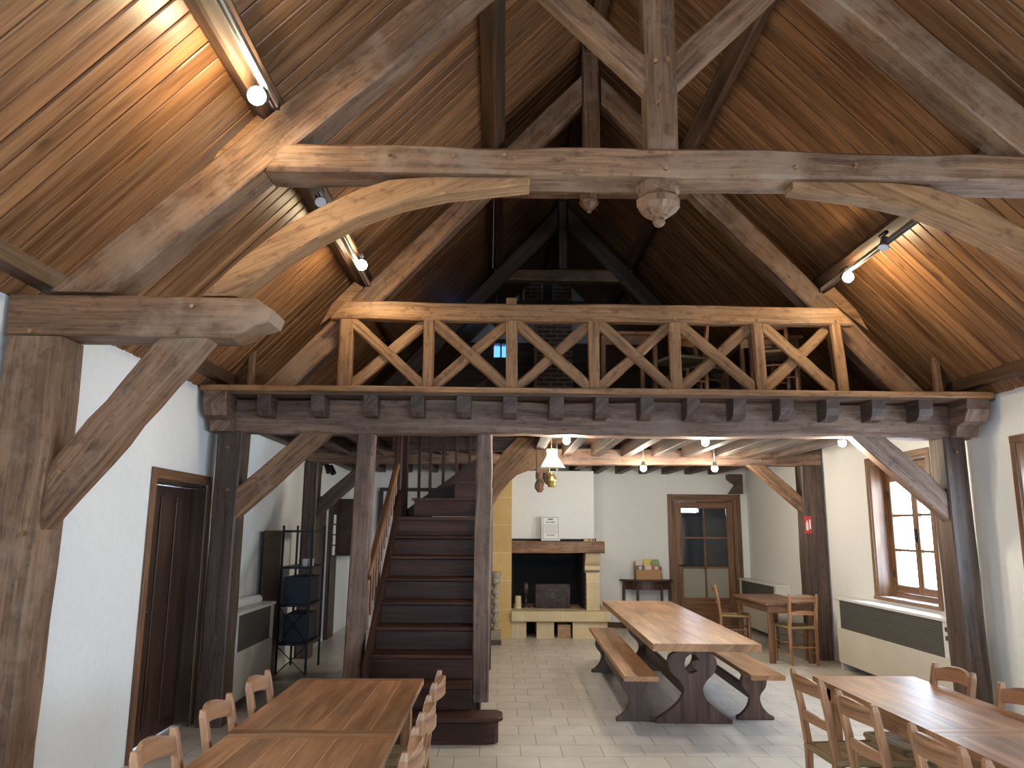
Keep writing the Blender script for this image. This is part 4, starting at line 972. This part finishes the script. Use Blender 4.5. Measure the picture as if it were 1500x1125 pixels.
half = [(.335, 0), (.335, .035), (.29, .06)]+sm([(.29, .06), (.20, .12), (.115, .20), (.085, .28), (.12, .35), (.19, .42), (.215, .50), (.195, .57), (.13, .60)], 3)+[(.22, .63), (.26, .684)]
moon = [(.0+.075*math.cos(a), .50+.075*math.sin(a)) for a in [2*PI*k/20 for k in range(20)]]
moon = [(.065*math.cos(PI*.45+PI*1.5*k/14), .50+.07*math.sin(PI*.45+PI*1.5*k/14)) for k in range(15)]+[(.01+.035*math.cos(-PI*.15-PI*1.1*k/8), .49+.035*math.sin(-PI*.15-PI*1.1*k/8)) for k in range(9)]
moon = [(-.055, .44), (-.07, .49), (-.055, .545), (-.015, .575), (.03, .565), (.06, .53), (.035, .535), (.0, .52), (-.012, .485), (.01, .455), (.04, .44), (.0, .42), (-.035, .42)]
for d in (.62, 3.15):
    m = MB(); m.prism([sym(half), moon], .065, O+uy*d, ux, (0, 0, 1), g=(0, 0, 1), bev=.006); m.build('pedestal', 'trestle', root)
m = MB(); m.beam(O+uy*.655+V((0, 0, .24)), O+uy*3.12+V((0, 0, .24)), .05, .15, side=ux, wob=0, ch=.01); m.build('stretcher', 'trestle', root)
def bench(label, x, y, L):
    o = V((x, y, 0)); root = thing('trestle_bench', o+uy*L/2, label, 'bench', 'benches at the trestle table')
    m = MB(); m.beam(o+V((0, 0, .43)), o+uy*L+V((0, 0, .43)), .29, .04, side=ux, wob=0, ch=.006, seg=99); m.build('seat', 'table2', root)
    h = [(.165, 0), (.165, .03), (.13, .045)]+sm([(.13, .045), (.075, .10), (.048, .17), (.06, .22), (.10, .27), (.115, .33), (.10, .37)], 3)+[(.125, .409)]
    for d in (.45, L-.45):
        m = MB(); m.prism([sym(h)], .055, o+uy*d, ux, (0, 0, 1), g=(0, 0, 1), bev=.005); m.build('pedestal', 'trestle', root)
    m = MB(); m.beam(o+uy*.48+V((0, 0, .20)), o+uy*(L-.48)+V((0, 0, .20)), .04, .10, side=ux, wob=0); m.build('stretcher', 'trestle', root)
bench('long dark-footed bench on the left of the trestle table', 1.20, 6.74, 3.25)
bench('long dark-footed bench on the right of the trestle table', 2.285, 6.80, 3.20)

# ------------------------------------------------------------------ things stored on the gallery
def gallery_table(label, x0, x1, y0, y1):
    root = thing('stored_table', ((x0+x1)/2, (y0+y1)/2, GZ), label, 'table', 'tables stored on the gallery')
    m = MB(); m.box(x0, x1, y0, y1, GZ+.72, GZ+.75); m.build('table_top', 'chair', root)
    m = MB(); m.box(x0+.04, x1-.04, y0+.04, y1-.04, GZ+.62, GZ+.72); m.build('apron', 'trim', root)
    for x in (x0+.06, x1-.06):
        for y in (y0+.06, y1-.06):
            m = MB(); m.beam((x, y, GZ-.008), (x, y, GZ+.62), .05, .05, side=(1, 0, 0), wob=0); m.build('leg', 'chair', root)
gallery_table('wooden table standing behind the fourth crossed panel of the gallery balustrade', .98, 1.62, 7.5, 8.3)
gallery_table('wooden table standing behind the rightmost crossed panel of the gallery balustrade', 2.42, 3.1, 7.6, 8.4)
for i, (x, y, r, nm) in enumerate(((1.80, 7.5, .3, 'fifth crossed panel, left one'), (2.12, 7.95, -2.6, 'fifth crossed panel, right one'), (2.62, 7.22, 2.9, 'sixth crossed panel'))):
    chair(x, y, r, 'rush-seat chair stored on the gallery behind the %s' % nm, 'chairs stored on the gallery', GZ-.008)
root = thing('brick_chimney', (1.15, 12.4, GZ), 'brick chimney stack rising through the gallery behind the third crossed panel', 'chimney')
m = MB(); m.box(.62, 1.20, 12.5, 13.3, 2.862, 5.35, ch=.0); m.build('stack', 'brick', root)
m = MB(); m.box(.56, .617, 12.46, 12.55, 2.862, 5.3); m.build('corner_post', 'oak_rail', root)
root = thing('gallery_cupboard', (-.6, 12.6, GZ), 'pale grey cupboard standing at the back of the gallery', 'cupboard')
m = MB(); m.box(-1.25, -.55, 12.9, 13.4, 2.862, 3.95); m.build('body', 'grille', root)
m = MB(); m.box(-1.24, -.905, 12.88, 12.9, 2.9, 3.92); m.build('door', 'grille', root); m = MB(); m.box(-.895, -.56, 12.88, 12.9, 2.9, 3.92); m.build('door', 'grille', root)

# ------------------------------------------------------------------ lamps
def light(name, kind, loc, power, col, r=.05, rot=None, size=None, blend=.6):
    ld = bpy.data.lights.new(name, kind); ld.energy = power; ld.color = col; ld.shadow_soft_size = r
    if kind == 'SPOT': ld.spot_size = size; ld.spot_blend = blend
    o = bpy.data.objects.new(name, ld); COL.objects.link(o); o.location = loc
    if rot is not None: o.rotation_euler = V(rot).to_track_quat('-Z', 'Y').to_euler()
    return o
WARM = (1, .77, .43)
def track(lbl, x, y0, y1, z):
    m = MB(); m.box(x-.018, x+.018, y0, y1, z-.03, z+.004, ch=.003); t = m.build('light_track', 'alu', None, lbl, 'light track')
    m = MB(); m.box(x-.019, x+.019, y1, y1+.03, z-.032, z+.005); m.build('end_cap', 'blackmetal', t)
    m = MB(); m.box(x-.006, x+.006, y0, y1, z-.0315, z-.0295, ch=0); m.build('slot', 'blackmetal', t)
    return t
track('aluminium light track under the lower left purlin, nearest the viewer', -1.215, -1.0, 3.78, 3.885)
track('aluminium light track on the lower left purlin, between the near truss and the gallery', -1.235, 4.85, 6.86, 3.895)
track('aluminium light track on the lower right purlin', mir(-1.225), 4.5, 6.86, 3.885)
track('light track high over the gallery on the right', mir(-1.225), 8.6, 10.2, 3.885)
def spot(lbl, x, y, z, d, lit=True, power=18):
    """small spotlight hung from a track at (x,y,z), aiming along d"""
    root = thing('spotlight', (x, y, z-.06), lbl, 'spotlight', 'spotlights on the tracks')
    m = MB(); m.box(x-.015, x+.015, y-.05, y+.05, z-.055, z-.030); m.cyl((x, y, z-.05), (x, y, z-.095), .008, n=8); m.build('adapter', 'blackmetal', root)
    d = V(d).normalized(); c = V((x, y, z-.11))
    m = MB(); m.cyl(c-d*.045, c+d*.045, .03, n=14, prof=[(0, .022), (.15, .03), (.75, .034), (1, .043)]); m.build('lamp_body', 'lampgrey', root)
    m = MB(); e = c+d*.05
    if lit: m.sphere(e, .046, 14)
    else: m.cyl(c+d*.0455, c+d*.052, .038, n=14)
    m.build('lens', 'bulb' if lit else 'bulboff', root)
    if lit: light('spot_glow', 'POINT', e+d*.07, power*.7, WARM, .05)
spot('lit spotlight under the near left track', -1.235, 3.62, 3.93, (-.2, -.9, -.45), True, 20)
spot('unlit grey spotlight under the near collar beam on the left', -1.25, 4.98, 3.99, (.25, -.5, -.8), False)
spot('lit spotlight at the far end of the left track', -1.20, 6.36, 4.00, (.1, -.9, -.4), True, 22)
spot('lit spotlight at the far end of the right track', mir(-1.215), 6.36, 3.94, (.1, -.9, -.4), True, 22)
spot('unlit dark spotlight in the middle of the right track', mir(-1.21), 5.65, 3.98, (-.3, -.2, -.9), False)
spot('unlit spotlight high over the gallery on the right', mir(-1.21), 9.4, 3.98, (-.3, -.2, -.9), False)
m = MB(); m.tube([(-.075, 6.86, 4.86), (-.075, 6.87, 4.4), (-.078, 6.88, 4.05)], .004); m.build('cable', 'lampgrey', None, 'thin grey cable hanging in front of the upper left purlin', 'cable')
for k, (x, y, nm) in enumerate(((.63, 7.20, 'above the oil lamp'), (1.95, 7.24, 'in the middle behind the front beam'), (3.24, 7.2, 'at the right behind the front beam'), (.74, 9.9, 'far left, behind the oil lamp shade'), (1.92, 10.25, 'in front of the far cross beam, left one'), (2.86, 10.2, 'in front of the far cross beam, right one'))):
    zz = 2.47 if k < 3 else 2.46
    root = thing('ceiling_spot', (x, y, zz), 'small lit ceiling spot under the gallery, '+nm, 'ceiling lamp', 'ceiling spots under the gallery')
    m = MB(); m.cyl((x, y, 2.80), (x, y, 2.53), .012, n=8); m.build('stem', 'alu', root)
    m = MB(); m.cyl((x, y, 2.55), (x, y, 2.49), .03, n=12, prof=[(0, .02), (1, .042)]); m.build('cup', 'alu', root)
    m = MB(); m.sphere((x, y, zz), .036 if k < 3 else .045, 12); m.build('bulb', 'bulb', root)
    light('ceiling_spot_glow', 'POINT', (x, y-.02, zz-.09), 26, (1, .89, .72), .06)
# oil lamp
lx, ly = .515, 7.62
root = thing('oil_lamp', (lx, ly, 2.07), 'hanging oil lamp with pleated cream glass shade and brass font', 'lamp')
m = MB(); m.cyl((lx, ly, 2.80), (lx, ly, 2.42), .004, n=6)
for an in (0, 2.1, 4.2): m.cyl((lx+.05*math.cos(an), ly+.05*math.sin(an), 2.42), (lx+.045*math.cos(an), ly+.045*math.sin(an), 2.20), .0025, n=5)
m.build('hanging_rod', 'brass', root)
m = MB(); secs = []
n = 36
for z, r in ((2.435, .058), (2.415, .060), (2.395, .052), (2.365, .058), (2.33, .080), (2.29, .106), (2.25, .134)):
    secs.append([(lx+(r+(.003 if k % 2 else -.003)*min(1, r/.06))*math.cos(2*PI*k/n), ly+(r+(.003 if k % 2 else -.003)*min(1, r/.06))*math.sin(2*PI*k/n), z) for k in range(n)])
vs = [p for s_ in secs for p in s_]; fs = [(i*n+k, i*n+(k+1) % n, (i+1)*n+(k+1) % n, (i+1)*n+k) for i in range(len(secs)-1) for k in range(n)]
m.add(vs, fs, (0, 0, 1), True); sh = m.build('shade', 'opal', root); so = sh.modifiers.new('thick', 'SOLIDIFY'); so.thickness = .003
m = MB(); m.cyl((lx, ly, 2.37), (lx, ly, 2.19), .02, n=12, prof=[(0, .014), (.4, .015), (.75, .026), (1, .02)]); m.build('glass_chimney', 'chimglass', root)
m = MB(); m.cyl((lx, ly, 2.20), (lx, ly, 2.06), .04, n=18, prof=[(0, .02), (.12, .022), (.2, .034), (.3, .046), (.45, .048), (.5, .053), (.58, .048), (.85, .042), (1, .034)]); m.build('font', 'brass', root)

# ------------------------------------------------------------------ world, sun, camera
w = bpy.data.worlds.new('sky'); bpy.context.scene.world = w; w.use_nodes = True
bg = w.node_tree.nodes['Background']; bg.inputs[0].default_value = (.62, .80, 1.0, 1); bg.inputs[1].default_value = 19.

sc = bpy.context.scene
cd = bpy.data.cameras.new('camera'); cam = bpy.data.objects.new('camera', cd); COL.objects.link(cam); sc.camera = cam
cd.sensor_fit = 'HORIZONTAL'; cd.sensor_width = 36; cd.lens = 1127/1500*36; cd.clip_start = .05
yaw, pit, rol = map(math.radians, (.9, 10.7, .35))
F_ = V((math.sin(yaw)*math.cos(pit), math.cos(yaw)*math.cos(pit), math.sin(pit)))
rt = V((math.cos(yaw), -math.sin(yaw), 0)); up = rt.cross(F_)
r2 = rt*math.cos(rol)+up*math.sin(rol); u2 = up*math.cos(rol)-rt*math.sin(rol)
mt = Matrix((r2, u2, -F_)).transposed().to_4x4(); mt.translation = V((0, 0, 1.65)); cam.matrix_world = mt

sc.view_settings.view_transform = 'Standard'; sc.view_settings.look = 'None'; sc.view_settings.gamma = 1; sc.view_settings.use_curve_mapping = False
sc.view_settings.exposure = 0.55
sc.cycles.use_denoising = True
sc.cycles.max_bounces = 8; sc.cycles.diffuse_bounces = 5; sc.cycles.glossy_bounces = 3; sc.cycles.transparent_max_bounces = 8
sc.cycles.caustics_reflective = False; sc.cycles.caustics_refractive = False; sc.cycles.sample_clamp_indirect = 4
